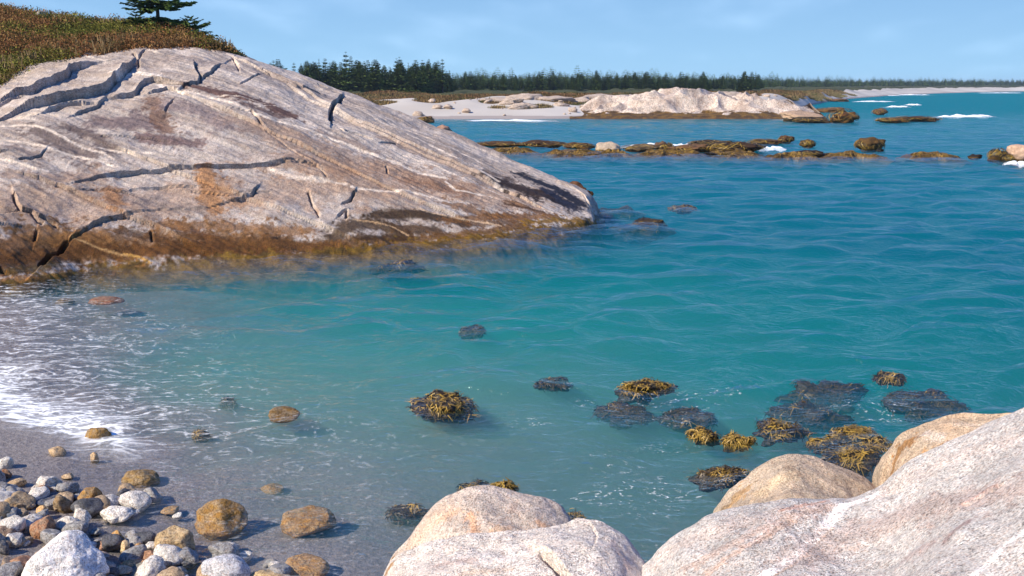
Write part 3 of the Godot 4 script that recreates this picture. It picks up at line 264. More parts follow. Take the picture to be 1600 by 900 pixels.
const STONES := [
[Vector3(-5.295,0.064,-9.924),Vector3(0.087,0.074,0.073),Color8(226,224,216),"white topped stone by the left edge of the sand with a dark shadow"],
[Vector3(-5.161,0.068,-9.639),Vector3(0.072,0.072,0.06),Color8(160,112,80),"rust brown stone under the white topped one at the sand edge"],
[Vector3(-4.979,0.011,-10.424),Vector3(0.098,0.069,0.082),Color8(198,170,132),"lone tan stone on the wet sand below the breaking wave"],
[Vector3(-4.531,-0.027,-10.315),Vector3(0.045,0.069,0.038),Color8(198,170,132),"small upright tan stone standing in the swash beside the lone tan stone"],
[Vector3(-4.582,0.011,-9.781),Vector3(0.066,0.029,0.056),Color8(198,170,132),"flat pale stone nearly buried in the wet sand"],
[Vector3(-4.948,0.06,-9.454),Vector3(0.09,0.049,0.075),Color8(198,170,132),"long pale stone just below the rust brown one on the sand"],
[Vector3(-4.717,0.044,-9.379),Vector3(0.057,0.035,0.048),Color8(190,186,184),"small pale grey stone on the sand above the dark flat stone"],
[Vector3(-4.693,0.066,-8.914),Vector3(0.17,0.1,0.143),Color8(186,160,122),"broad tan stone at the upper left of the cobble heap"],
[Vector3(-4.465,0.036,-9.102),Vector3(0.186,0.048,0.156),Color8(66,82,108),"flat dark blue grey stone added for a shadow at the top of the cobble heap"],  # dark stone added in place of a blue shadow on the sand
[Vector3(-4.247,0.027,-8.927),Vector3(0.097,0.114,0.082),Color8(150,124,88),"brown pointed stone between the flat dark stone and the shiny golden one"],
[Vector3(-4.051,0.003,-9.065),Vector3(0.123,0.129,0.104),Color8(166,126,66),"shiny golden brown stone at the water edge of the cobble heap"],
[Vector3(-3.839,-0.067,-9.805),Vector3(0.192,0.102,0.162),Color8(150,122,74),"dark speckled golden stone lapped by white water off the cobble heap"],
[Vector3(-4.77,-0.049,-11.03),Vector3(0.148,0.13,0.124),Color8(160,124,62),"round golden wet stone in the foam of the breaking wave"],
[Vector3(-4.403,0.046,-8.819),Vector3(0.06,0.05,0.05),Color8(214,176,124),"small orange tan stone below the broad tan stone"],
[Vector3(-4.604,0.074,-8.61),Vector3(0.1,0.078,0.084),Color8(88,104,128),"blue grey stone at the left edge of the heap under the broad tan one"],
[Vector3(-3.946,0.018,-8.598),Vector3(0.082,0.11,0.069),Color8(236,228,214),"white triangular stone in the cobble heap"],
[Vector3(-3.704,-0.018,-8.816),Vector3(0.162,0.086,0.136),Color8(238,234,226),"long white stone on the water side of the cobble heap"],
[Vector3(-4.182,0.051,-8.35),Vector3(0.12,0.126,0.101),Color8(170,124,92),"reddish brown blocky stone right above the big white rock"],
[Vector3(-4.409,0.065,-8.445),Vector3(0.075,0.051,0.063),Color8(232,226,220),"small white stone beside the reddish brown blocky one"],
[Vector3(-4.449,0.081,-8.213),Vector3(0.084,0.087,0.071),Color8(150,124,104),"brown stone at the left edge beside the small white stone"],
[Vector3(-4.319,0.085,-7.918),Vector3(0.071,0.078,0.059),Color8(60,72,92),"dark blue stone at the left edge beside the big white rock"],
[Vector3(-4.263,0.069,-8.139),Vector3(0.095,0.043,0.08),Color8(176,158,134),"long pale brown stone leaning on the big white rock"],
[Vector3(-3.675,0.049,-7.584),Vector3(0.393,0.242,0.33),Color8(240,240,240),"biggest white rock in the corner of the cobble heap"],
[Vector3(-4.095,0.084,-7.571),Vector3(0.104,0.098,0.088),Color8(166,146,124),"speckled brown stone left of the biggest white rock"],
[Vector3(-3.869,0.027,-8.294),Vector3(0.057,0.05,0.048),Color8(160,156,150),"small grey stone in the dark gap above the biggest white rock"],
[Vector3(-3.694,0.02,-8.13),Vector3(0.073,0.058,0.061),Color8(206,212,212),"pale bluish stone right of the dark gap in the heap"],
[Vector3(-3.755,0.009,-8.444),Vector3(0.058,0.038,0.049),Color8(150,156,158),"flat grey pebble below the white triangular stone"],
[Vector3(-3.611,0.006,-8.269),Vector3(0.051,0.044,0.043),Color8(176,176,172),"rounded light grey pebble beside the golden round cobble"],
[Vector3(-3.521,-0.006,-8.328),Vector3(0.068,0.069,0.058),Color8(186,142,74),"golden round cobble below the long white stone"],
[Vector3(-3.374,-0.009,-8.134),Vector3(0.047,0.074,0.04),Color8(232,206,164),"upright cream stone next to the golden round cobble"],
[Vector3(-3.281,-0.022,-8.182),Vector3(0.051,0.053,0.042),Color8(206,164,112),"small orange brown stone touching the upright cream one"],
[Vector3(-3.532,0.015,-7.975),Vector3(0.093,0.033,0.078),Color8(180,166,158),"flat pinkish grey stone along the shadow of the biggest white rock"],
[Vector3(-3.206,-0.009,-7.889),Vector3(0.12,0.048,0.1),Color8(222,178,132),"arched orange stone in the lower cobble heap"],
[Vector3(-3.074,-0.012,-7.735),Vector3(0.123,0.059,0.103),Color8(112,116,112),"flat dark green grey stone under the arched orange one"],
[Vector3(-3.241,0.005,-7.728),Vector3(0.08,0.035,0.067),Color8(206,180,152),"tan flat stone at the bottom beside the dark green grey one"],
[Vector3(-3.202,-0.084,-9.009),Vector3(0.055,0.034,0.046),Color8(230,230,222),"small white pebble in the shallow water beside the tall golden rock"],
[Vector3(-3.304,-0.081,-9.131),Vector3(0.106,0.031,0.089),Color8(176,140,86),"flat golden stone awash behind the small white pebble"],
[Vector3(-2.942,-0.059,-8.213),Vector3(0.197,0.161,0.166),Color8(186,162,122),"large speckled tan boulder at the right of the cobble heap"],
[Vector3(-3.284,-0.036,-8.397),Vector3(0.098,0.044,0.082),Color8(176,160,148),"low pinkish stone leaning on the large speckled tan boulder"],
[Vector3(-3.454,-0.024,-8.499),Vector3(0.064,0.035,0.054),Color8(164,166,172),"flat light grey pebble at the water edge of the heap"],
[Vector3(-2.844,-0.053,-7.979),Vector3(0.159,0.079,0.134),Color8(92,104,120),"dark blue grey stone with pale bands under the speckled boulder"],
[Vector3(-3.026,-0.032,-7.948),Vector3(0.055,0.036,0.046),Color8(196,130,104),"small red stone below the speckled boulder"],
[Vector3(-2.966,-0.028,-7.804),Vector3(0.075,0.044,0.063),Color8(222,168,128),"orange pink stone at the bottom under the small red one"],
[Vector3(-2.793,-0.046,-7.805),Vector3(0.065,0.05,0.054),Color8(176,178,174),"round grey pebble below the dark banded stone"],
[Vector3(-2.385,-0.077,-7.672),Vector3(0.223,0.163,0.187),Color8(206,208,214),"big bluish white wedge of rock at the bottom edge"],
[Vector3(-2.73,-0.12,-8.795),Vector3(0.252,0.185,0.212),Color8(160,122,60),"tall golden rock standing in the shallow water off the heap"],
[Vector3(-1.963,-0.208,-8.948),Vector3(0.28,0.154,0.236),Color8(164,124,62),"broad golden block of rock alone in the shallow water"],
[Vector3(-2.037,-0.109,-7.723),Vector3(0.187,0.106,0.157),Color8(212,186,142),"speckled cream rock at the bottom beside the bluish white wedge"],
[Vector3(-1.784,-0.149,-7.948),Vector3(0.213,0.114,0.179),Color8(186,144,84),"golden and black rock at the water edge near the bottom"],
[Vector3(-2.518,-0.213,-9.937),Vector3(0.128,0.052,0.107),Color8(150,116,60),"low golden stone tip above the water past the broad golden block"],
[Vector3(-2.847,-0.301,-11.887),Vector3(0.214,0.087,0.18),Color8(120,92,46),"brown weedy stone showing in the middle of the cove water"],
[Vector3(-7.628,-0.293,-18.52),Vector3(0.326,0.08,0.274),Color8(132,92,74),"flat red brown rock awash below the headland foot"],
[Vector3(-8.804,-0.235,-19.275),Vector3(0.213,0.062,0.179),Color8(110,86,52),"flat brown rock awash close to the headland foot"]]
const SEA_ROCKS := [
[Vector3(5.808,0,-61.223),Vector3(0.813,0.774,0.651),Color8(226,212,190),"white round boulder sitting on the offshore reef"],
[Vector3(7.894,0,-62.423),Vector3(1.184,0.434,0.947),Color8(130,116,96),"long grey brown rock right of the white boulder on the reef"],
[Vector3(9.394,0,-62.423),Vector3(0.592,0.592,0.474),Color8(120,98,80),"rounded grey brown rock in the middle of the reef"],
[Vector3(10.946,0,-61.817),Vector3(1.251,0.43,1.001),Color8(136,104,72),"low tan brown rock left of the dark reef ridge"],
[Vector3(13.552,0,-61.223),Vector3(1.781,0.774,1.425),Color8(70,52,40),"largest dark weedy ridge of rock on the reef"],
[Vector3(13.261,0,-67.725),Vector3(1.497,0.385,1.198),Color8(58,44,36),"low black ledge behind the largest reef ridge"],
[Vector3(17.216,0,-69.192),Vector3(1.092,0.393,0.874),Color8(96,70,44),"brown ledge at the far side of the reef ridge"],
[Vector3(19.11,0,-70.723),Vector3(0.58,0.536,0.464),Color8(104,78,54),"small brown rock at the far right of the reef ridge"],
[Vector3(19.358,0,-66.318),Vector3(0.503,0.503,0.402),Color8(92,74,54),"small round brown rock alone right of the reef"],
[Vector3(22.239,0,-63.04),Vector3(0.917,0.877,0.733),Color8(110,86,50),"dome shaped golden brown rock standing alone right of the reef"],
[Vector3(22.264,0,-61.223),Vector3(0.232,0.194,0.186),Color8(40,38,36),"tiny black rock beside the dome shaped brown rock"],
[Vector3(16.775,0,-57.36),Vector3(0.799,0.363,0.639),Color8(60,46,36),"flat black brown rock nearest on the right of the reef"],
[Vector3(4.268,0,-64.312),Vector3(1.057,0.406,0.845),Color8(104,76,40),"brown weedy rock left of the white boulder on the reef"],
[Vector3(2.095,0,-66.318),Vector3(1.592,0.419,1.274),Color8(90,66,36),"long brown weedy ledge on the left of the reef"],
[Vector3(-0.847,0,-67.014),Vector3(1.693,0.339,1.355),Color8(112,82,36),"low golden weedy ledge where the reef meets the headland"],
[Vector3(3.42,0,-60.068),Vector3(0.494,0.266,0.395),Color8(120,104,84),"small grey rock in front of the long brown ledge"],
[Vector3(11.43,0,-57.882),Vector3(0.44,0.183,0.352),Color8(44,40,38),"tiny dark rock at the near edge of the reef"],
[Vector3(26.197,0,-54.413),Vector3(0.586,0.758,0.469),Color8(56,44,36),"dark round rock beside the pale boulder at the right edge"],
[Vector3(27.254,0,-53.496),Vector3(1.254,1.085,1.003),Color8(226,198,176),"pale pink boulder at the right edge of the sea"],
[Vector3(25.385,0,-55.362),Vector3(0.351,0.316,0.28),Color8(50,44,40),"small dark rock left of the dark round rock"],
[Vector3(26.508,0,-53.496),Vector3(0.508,0.407,0.407),Color8(44,38,34),"low black rock in front of the pale pink boulder"],
[Vector3(31.99,0,-113.083),Vector3(2.488,1.422,1.99),Color8(214,190,166),"pale low slab of rock at the end of the far granite outcrop"],
[Vector3(32.287,0,-109.249),Vector3(2.061,0.618,1.649),Color8(66,48,32),"dark weedy foot below the pale low slab"],
[Vector3(35.447,0,-109.249),Vector3(1.717,1.511,1.374),Color8(128,88,46),"rust brown weedy rock off the far outcrop"],
[Vector3(47.005,0,-149.806),Vector3(2.82,0.752,2.256),Color8(140,104,66),"low brown ledge behind the rust brown rock"],
[Vector3(49.41,0,-137.101),Vector3(1.033,0.861,0.826),Color8(120,92,78),"rounded purple brown rock off the far outcrop point"],
[Vector3(40.874,0,-109.249),Vector3(1.855,0.618,1.484),Color8(120,84,34),"low golden brown rock on the far outcrop point"],
[Vector3(44.928,0,-113.083),Vector3(2.701,0.64,2.161),Color8(96,66,36),"long brown ledge where the far swell breaks"],
[Vector3(71.998,0,-246.723),Vector3(6.953,0.927,3),Color8(190,164,140),"low pale skerry beyond the far outcrop"],
[Vector3(75.922,0,-237.695),Vector3(2.233,0.744,1.786),Color8(150,110,90),"low reddish rock at the tip of the pale skerry"],
[Vector3(-5.876,0,-84.765),Vector3(0.801,0.748,0.641),Color8(196,162,142),"pinkish boulder peeping over the headland ridge"],
[Vector3(-9.343,0,-109.249),Vector3(1.03,0.687,0.824),Color8(140,112,84),"brown rock peeping over the headland ridge farther off"],
[Vector3(2.438,0,-38.249),Vector3(0.414,0.317,0.332),Color8(124,88,56),"brown rock at the water behind the headland tip"],
[Vector3(2.023,0,-39.701),Vector3(0.278,0.253,0.223),Color8(150,116,86),"small tan rock on the back of the headland tip"],
[Vector3(2.746,0,-36.468),Vector3(0.256,0.186,0.205),Color8(104,70,34),"low brown rock off the headland tip"]]
const WEED_ROCKS := [
[Vector3(-0.814,0.1,-12.229),0.529,0.5,0.8,"golden weed covered rock with a dark shaded front in mid cove"],
[Vector3(1.809,0.05,-13.118),0.435,0.7,1,"bright golden weed covered rock awash right of mid cove"],
[Vector3(0.588,-0.02,-13.674),0.316,0.6,0.25,"dark weedy rock just awash left of the bright golden one"],
[Vector3(-0.663,-0.05,-16.889),0.309,0.7,0.05,"dark submerged rock alone far out in the cove"],
[Vector3(2.216,-0.05,-12.334),0.492,0.8,0,"dark submerged rock behind the bright golden weed rock"],
[Vector3(1.495,-0.04,-12.494),0.457,0.8,0,"dark submerged rock in front of the bright golden weed rock"],
[Vector3(5.38,0,-13.674),0.271,0.8,0.6,"small golden rock awash far right in the cove"],
[Vector3(4.442,-0.06,-13.421),0.755,0.9,0,"broad dark submerged rock left of the small golden rock"],
[Vector3(5.679,-0.06,-12.971),0.688,0.9,0,"broad dark submerged rock right of the small golden rock"],
[Vector3(3.92,-0.05,-12.549),0.626,0.9,0.05,"dark submerged rock nearer than the broad left one"],
[Vector3(4.109,0.03,-11.265),0.302,0.8,0.9,"golden weed rock just beyond the tan boulders"],
[Vector3(3.648,0.02,-10.877),0.255,0.8,0.5,"brown weed rock between the golden one and the tan boulder"],
[Vector3(2.618,0.03,-11.004),0.184,0.7,0.9,"small golden weed rock left of the tan boulder"],
[Vector3(2.262,0,-11.265),0.188,0.7,0.8,"small brown gold weed rock farthest left of the tan boulder"],
[Vector3(3.265,0,-11.493),0.346,0.8,0.6,"brown gold weed rock between the two golden ones"],
[Vector3(2.203,0.05,-9.883),0.3,0.6,0.5,"red brown weedy rock against the left of the tan boulder"],
[Vector3(3.702,0.08,-10.377),0.454,0.7,0.5,"weedy ledge with foam on it behind the tan boulder"],
[Vector3(4.122,0.12,-10.671),0.215,0.7,0.8,"golden weedy rock between the two tan boulders"],
[Vector3(-1.009,-0.03,-9.288),0.24,0.35,0.15,"grey stone under water left of the foreground boulder"],
[Vector3(-0.129,0.05,-9.527),0.161,0.5,0.4,"weedy rock tip behind the foreground boulder"],
[Vector3(-0.37,-0.05,-9.953),0.235,0.5,0.1,"dim brown stone under water behind the foreground boulder"],
[Vector3(0.624,-0.06,-9.18),0.125,0.5,0.3,"dim weedy stone under water right of the foreground boulder"],
[Vector3(3.703,-0.05,-34.081),1.198,1.2,0.2,"dark weedy shoal off the headland tip"],
[Vector3(5.715,0.02,-33.352),0.469,1.2,0.9,"golden weed rock awash off the headland tip"],
[Vector3(3.807,-0.04,-29.687),1.047,1.2,0.35,"brown weedy shoal nearer off the headland tip"],
[Vector3(-2.677,-0.03,-23.018),0.669,0.7,0.4,"brown rock awash along the headland foot"],
[Vector3(-3.789,-0.05,-12.828),0.128,0.3,0.1,"small dark stone under water left of mid cove"],
[Vector3(-3.722,-0.02,-11.355),0.099,0.25,0.4,"small pinkish brown stone under the foam streaks"]]
const REEF_MATS := [
[Vector3(0,0,-61.223),2.13,"golden weed shoal left of the long brown reef ledge"],
[Vector3(3.731,0,-58.955),2.052,"golden weed shoal in front of the white reef boulder on its left"],
[Vector3(5.836,0,-59.507),1.129,"golden weed skirt round the white reef boulder"],
[Vector3(8.953,0,-58.955),2.238,"golden weed shoal in front of the middle of the reef"],
[Vector3(12.939,0,-58.414),2.033,"golden weed shoal in front of the largest reef ridge"],
[Vector3(15.655,0,-56.847),1.62,"golden weed shoal at the right end of the reef"],
[Vector3(19.244,0,-57.36),1.997,"thin golden weed patch between the reef and the domed rock"],
[Vector3(23.753,0,-56.847),1.44,"thin golden weed patch left of the rocks at the right edge"]]
const BREAKERS := [
[Vector3(56.428,0,-128.895),2.834,0.486,"white breaker at the seaward end of the far point"],
[Vector3(60.296,0,-131.52),1.652,0.248,"thin tail of the white breaker off the far point"],
[Vector3(69.146,0,-183.826),2.074,0.461,"small white breaker beyond the far point"],
[Vector3(78.692,0,-200.911),1.385,0.378,"smallest white breaker beyond the far point"],
[Vector3(9.24,0,-67.725),1.54,0.214,"white water washing over the middle of the reef"],
[Vector3(11.379,0,-67.725),0.856,0.171,"white water behind the brown reef rock"],
[Vector3(16.628,0,-64.967),0.698,0.123,"white wash along the right of the reef ridge"],
[Vector3(126.314,0,-354.23),7.756,0.443,"white surf line at the bend of the far beach"],
[Vector3(147.624,0,-374.611),5.858,0.469,"white surf line past the bend of the far beach"],
[Vector3(215.136,0,-452.716),8.492,0.425,"white surf line at the far right beach"],
[Vector3(84.11,0,-237.695),3.722,0.298,"white wash off the low skerry tip"],
[Vector3(26.342,0,-52.608),0.5,0.1,"white wash under the pale pink boulder"],
[Vector3(0,0,-115.101),3.979,0.087,"thin white wave line on the far beach"]]
const TREE_TOPS := [Vector3(-35.637,7.612,-153.808),Vector3(-38.01,7.777,-179.354),Vector3(-36.803,8.11,-184.524),Vector3(-35.009,8.496,-186.643),Vector3(-34.456,8.086,-188.601),Vector3(-32.343,8.155,-186.574),Vector3(-30.803,9.872,-191.005),Vector3(-30.497,9.287,-194.968),Vector3(-27.367,7.782,-190.58),Vector3(-24.642,7.898,-190.604),Vector3(-22.994,7.152,-194.534),Vector3(-20.627,8.89,-188.764),Vector3(-19.399,7.94,-192.653),Vector3(-17.722,7.706,-192.605),Vector3(-15.236,8.546,-188.694),Vector3(-14.522,8.101,-194.727),Vector3(-12.775,8.66,-188.718),Vector3(-12.736,6.359,-219.885),Vector3(-9.997,6.627,-219.939),Vector3(-6.787,5.882,-226.931),Vector3(-4.242,5.882,-226.931),Vector3(-1.78,6.225,-219.857),Vector3(0.717,5.345,-229.883),Vector3(3.887,6.48,-231.134),Vector3(4.981,6.093,-235.138),Vector3(7.032,7.098,-235.342),Vector3(9.879,5.552,-240.13),Vector3(12.734,6.166,-243.316),Vector3(14.25,6.314,-243.347),Vector3(15.417,6.432,-240.309),Vector3(18.94,6.737,-241.392),Vector3(20.178,7.233,-245.574),Vector3(22.35,5.749,-247.314),Vector3(24.652,6.59,-241.362),Vector3(29.144,5.932,-251.433),Vector3(32.904,5.507,-257.469),Vector3(38.382,5.567,-267.686),Vector3(43.529,5.602,-273.816),Vector3(46.777,6.289,-275.997),Vector3(51.42,7.3,-276.203),Vector3(58.089,5.704,-291.185),Vector3(-29.045,7.626,-194.63),Vector3(-30.726,7.885,-184.478),Vector3(-25.271,7.36,-186.412),Vector3(-23.694,7.434,-190.509),Vector3(-16.229,7.701,-186.482)]
const HEAD_BLOCKS := [
[Vector3(-9.909,4.914,-34.474),Vector3(0.578,0.188,0.462),610],
[Vector3(-10.918,5.059,-33.79),Vector3(0.314,0.115,0.251),617],
[Vector3(-10.531,5.007,-34.085),Vector3(0.169,0.093,0.135),624],
[Vector3(-11.855,4.976,-33.058),Vector3(0.267,0.113,0.213),631],
[Vector3(-9.323,4.824,-35.068),Vector3(0.152,0.084,0.122),638]]
const HEATH_ROCKS := [
[Vector3(-18.939,6.688,-41.774),Vector3(0.257,0.185,0.206),710,"pale rock on the skyline of the headland heath, the one farther from the spruce"],
[Vector3(-18.18,6.524,-41.537),Vector3(0.333,0.2,0.266),717,"bluish grey rock on the skyline of the headland heath, the one nearer the spruce"]]

var used := {}
var rng := RandomNumberGenerator.new()
var nz := FastNoiseLite.new()      # single octave simplex
var fb := FastNoiseLite.new()      # fractal simplex
var ico_cache := {}
var M := {}
var best := PackedFloat32Array()
var side := PackedFloat32Array()

# ------------------------------------------------------------------ helpers
func numbered(called: String) -> String:
	var n: int = used.get(called, 0)
	used[called] = n + 1
	return called if n == 0 else "%s_%03d" % [called, n]

func tag(o: Node, label := "", category := "", group := "", kind := "") -> Node:
	if label: o.set_meta("label", label)
	if category: o.set_meta("category", category)
	if group: o.set_meta("group", group)
	if kind: o.set_meta("kind", kind)
	return o

func base(called: String, where: Vector3, turn := 0.0) -> Node3D:
	var o := Node3D.new(); o.name = numbered(called); add_child(o, true)
	o.position = where; o.rotation.y = turn
	return o

func put(called: String, mesh: Mesh, m: Material, parent: Node = null) -> MeshInstance3D:
	var o := MeshInstance3D.new(); o.mesh = mesh; o.material_override = m
	o.name = numbered(called) if parent == null else called
	if parent == null: add_child(o, true)
	else: parent.add_child(o, true)
	return o

func cr(a: Vector3, b: Vector3, c: Vector3, d: Vector3, t: float) -> Vector3:
	return 0.5 * ((2.0 * b) + (c - a) * t + (2.0 * a - 5.0 * b + 4.0 * c - d) * t * t + (3.0 * b - a - 3.0 * c + d) * t * t * t)

func net_points(net: Array, nu: int, nv: int) -> PackedVector3Array:
	var out := PackedVector3Array(); out.resize(nu * nv)
	var R: int = net.size()
	var C: int = net[0].size()
	for j in nv:
		var v := float(j) / (nv - 1) * (R - 1)
		var r := mini(int(v), R - 2)
		var t := v - r
		var row := PackedVector3Array(); row.resize(C)
		for c in C:
			row[c] = cr(net[maxi(r - 1, 0)][c], net[r][c], net[r + 1][c], net[mini(r + 2, R - 1)][c], t)
		for i in nu:
			var u := float(i) / (nu - 1) * (C - 1)
			var q := mini(int(u), C - 2)
			out[j * nu + i] = cr(row[maxi(q - 1, 0)], row[q], row[q + 1], row[mini(q + 2, C - 1)], u - q)
	return out

func grid_normals(p: PackedVector3Array, nu: int, nv: int) -> PackedVector3Array:
	var out := PackedVector3Array(); out.resize(nu * nv)
	var sum := 0.0
	for j in nv:
		var ja := maxi(j - 1, 0) * nu
		var jb := mini(j + 1, nv - 1) * nu
		for i in nu:
			var n := (p[jb + i] - p[ja + i]).cross(p[j * nu + mini(i + 1, nu - 1)] - p[j * nu + maxi(i - 1, 0)])
			n = n.normalized()
			out[j * nu + i] = n
			sum += n.y
	if sum < 0.0:
		for k in out.size(): out[k] = -out[k]
	return out

func grid_mesh(p: PackedVector3Array, nu: int, nv: int, col: PackedColorArray, uv := PackedVector2Array(), keep := PackedByteArray()) -> ArrayMesh:
	var idx := PackedInt32Array()
	var nrm := grid_normals(p, nu, nv)
	var mk := (nv / 2) * nu + nu / 3
	var flip := (p[mk + nu] - p[mk]).cross(p[mk + 1] - p[mk]).dot(nrm[mk]) < 0.0
	for j in nv - 1:
		for i in nu - 1:
			var a := j * nu + i
			if keep.size() and not (keep[a] or keep[a + 1] or keep[a + nu] or keep[a + nu + 1]): continue
			if flip: idx.append_array([a, a + nu, a + 1, a + 1, a + nu, a + nu + 1])
			else: idx.append_array([a, a + 1, a + nu, a + 1, a + nu + 1, a + nu])
	return arrays_mesh(p, nrm, col, idx, uv)

func arrays_mesh(p: PackedVector3Array, nrm: PackedVector3Array, col: PackedColorArray, idx: PackedInt32Array, uv := PackedVector2Array()) -> ArrayMesh:
	var a := []; a.resize(Mesh.ARRAY_MAX)
	a[Mesh.ARRAY_VERTEX] = p
	a[Mesh.ARRAY_NORMAL] = nrm
	if col.size(): a[Mesh.ARRAY_COLOR] = col
	if uv.size(): a[Mesh.ARRAY_TEX_UV] = uv
	a[Mesh.ARRAY_INDEX] = idx
	var m := ArrayMesh.new()
	m.add_surface_from_arrays(Mesh.PRIMITIVE_TRIANGLES, a)
	return m

# A bedrock surface: a smooth net of points, lumps and foliation along GRAIN, then strokes (stains, veins, cracks with a step) along lines on it.
func rock_patch(net: Array, nu: int, nv: int, strokes: Array, c0: Color, c1: Color, lump: float, lump_f: float, grain: Vector3, grain_amp: float, gmix := 0.5, tide := -9.0) -> ArrayMesh:
	var p := net_points(net, nu, nv)
	var nrm := grid_normals(p, nu, nv)
	var n := nu * nv
	var disp := PackedFloat32Array(); disp.resize(n)
	var col := PackedColorArray(); col.resize(n)
	for k in n:
		var q := p[k]
		var g := q - grain * (q.dot(grain) * 0.86)
		var s1 := fb.get_noise_3dv(g * 1.1)
		var s2 := fb.get_noise_3dv(q * 2.6 + Vector3(17, 3, 9))
		var s3 := nz.get_noise_3dv(g * 5.0)
		disp[k] = lump * fb.get_noise_3dv(q * lump_f) + grain_amp * (s1 + 0.35 * s3)
		var c := c0.lerp(c1, clampf(0.5 + gmix * (1.6 * s1 + 1.0 * s2), 0.0, 1.0))
		var b := 1.0 + 0.22 * s2 + 0.10 * s3
		col[k] = Color(c.r * b, c.g * b, c.b * b)
	if best.size() < n:
		best.resize(n); best.fill(1e9); side.resize(n)
	for s in strokes: stroke(p, nu, nv, disp, col, s)
	for k in n:
		p[k] += nrm[k] * disp[k]
		if p[k].y < tide + 0.3:
			var q := p[k]
			var w := 1.0 - smoothstep(tide - 0.08, tide + 0.08, q.y + 0.22 * fb.get_noise_3dv(q * 1.4) + 0.10 * nz.get_noise_3dv(q * 6.0))
			col[k] = col[k].lerp(Color(0.075, 0.05, 0.014).lerp(Color(0.20, 0.125, 0.018), clampf(0.5 + 1.5 * nz.get_noise_3dv(q * 2.2), 0, 1)), w * 0.92)
	return grid_mesh(p, nu, nv, col)

func stroke(p: PackedVector3Array, nu: int, nv: int, disp: PackedFloat32Array, col: PackedColorArray, s: Array) -> void:
	var uv: Array = s[0]
	var r: float = s[1]
	var c: Color = s[2]
	var strength: float = s[3]
	var ragged: float = s[4]
	var depth: float = s[5]
	var step: float = s[6]
	var sw: float = s[7]
	var reach := maxf(r * (1.3 + ragged), sw * 2.5 if step != 0.0 else 0.0)
	var touched := PackedInt32Array()
	var m: int = uv.size() / 2
	for e in maxi(m - 1, 1):
		var ia := int(round(float(uv[e * 2]) * (nu - 1)))
		var ja := int(round(float(uv[e * 2 + 1]) * (nv - 1)))
		var ib := ia
		var jb := ja
		if m > 1:
			ib = int(round(float(uv[e * 2 + 2]) * (nu - 1))); jb = int(round(float(uv[e * 2 + 3]) * (nv - 1)))
		var A := p[ja * nu + ia]
		var B := p[jb * nu + ib]
		var AB := B - A
		var L := maxf(AB.length_squared(), 1e-8)
		var ci := clampi(ia, 1, nu - 2)
		var cj := clampi(ja, 1, nv - 2)
		var mi := int(reach / maxf(p[cj * nu + ci + 1].distance_to(p[cj * nu + ci]), 1e-4) * 1.5) + 3
		var mj := int(reach / maxf(p[(cj + 1) * nu + ci].distance_to(p[cj * nu + ci]), 1e-4) * 1.5) + 3
		for j in range(maxi(mini(ja, jb) - mj, 0), mini(maxi(ja, jb) + mj + 1, nv)):
			for i in range(maxi(mini(ia, ib) - mi, 0), mini(maxi(ia, ib) + mi + 1, nu)):
				var k := j * nu + i
				var q := p[k]
				var t := clampf((q - A).dot(AB) / L, 0.0, 1.0)
				var d := q.distance_to(A + AB * t)
				if d < reach and d < best[k]:
					if best[k] > 1e8: touched.append(k)
					best[k] = d
					var cx := float((ib - ia) * (j - ja) - (jb - ja) * (i - ia))
					side[k] = signf(cx) * d
	var fq := 0.9 / maxf(r, 0.03)
	for k in touched:
		var q := p[k]
		var d: float = best[k]
		best[k] = 1e9
		var de := d / r * (1.0 + ragged * (nz.get_noise_3dv(q * fq) + 0.7 * nz.get_noise_3dv(q * fq * 3.1) + 0.45 * nz.get_noise_3dv(q * 9.0)))
		var w := strength * (1.0 - smoothstep(0.45, 1.2, de))
		if w > 0.0: col[k] = col[k].lerp(Color(c.r, c.g, c.b) * (1.0 + 0.25 * nz.get_noise_3dv(q * 6.0)), w)
		if depth > 0.0:
			disp[k] -= depth * pow(clampf(1.15 - d / r, 0.0, 1.0), 0.8)
			if step != 0.0:
				var f := exp(-d / sw) * step
				disp[k] += f * lerpf(1.0, -0.35, smoothstep(-0.5 * r, 0.9 * r, side[k]))

func ico(level: int) -> Array:
	if ico_cache.has(level): return ico_cache[level]
	var t := (1.0 + sqrt(5.0)) / 2.0
	var v := PackedVector3Array([Vector3(-1, t, 0), Vector3(1, t, 0), Vector3(-1, -t, 0), Vector3(1, -t, 0), Vector3(0, -1, t), Vector3(0, 1, t), Vector3(0, -1, -t), Vector3(0, 1, -t), Vector3(t, 0, -1), Vector3(t, 0, 1), Vector3(-t, 0, -1), Vector3(-t, 0, 1)])
	for k in v.size(): v[k] = v[k].normalized()
	var f := PackedInt32Array([0, 11, 5, 0, 5, 1, 0, 1, 7, 0, 7, 10, 0, 10, 11, 1, 5, 9, 5, 11, 4, 11, 10, 2, 10, 7, 6, 7, 1, 8, 3, 9, 4, 3, 4, 2, 3, 2, 6, 3, 6, 8, 3, 8, 9, 4, 9, 5, 2, 4, 11, 6, 2, 10, 8, 6, 7, 9, 8, 1])
	for l in level:
		var mid := {}
		var g := PackedInt32Array()
		for k in range(0, f.size(), 3):
			var m := [0, 0, 0]
			for e in 3:
				var a := f[k + e]
				var b := f[k + (e + 1) % 3]
				var key := mini(a, b) * 100000 + maxi(a, b)
				if not mid.has(key):
					mid[key] = v.size(); v.append((v[a] + v[b]).normalized())
				m[e] = mid[key]
			g.append_array([f[k], m[0], m[2], f[k + 1], m[1], m[0], f[k + 2], m[2], m[1], m[0], m[1], m[2]])
		f = g
	for k in range(0, f.size(), 3):
		var a := f[k + 1]
		f[k + 1] = f[k + 2]; f[k + 2] = a
	ico_cache[level] = [v, f]
	return ico_cache[level]

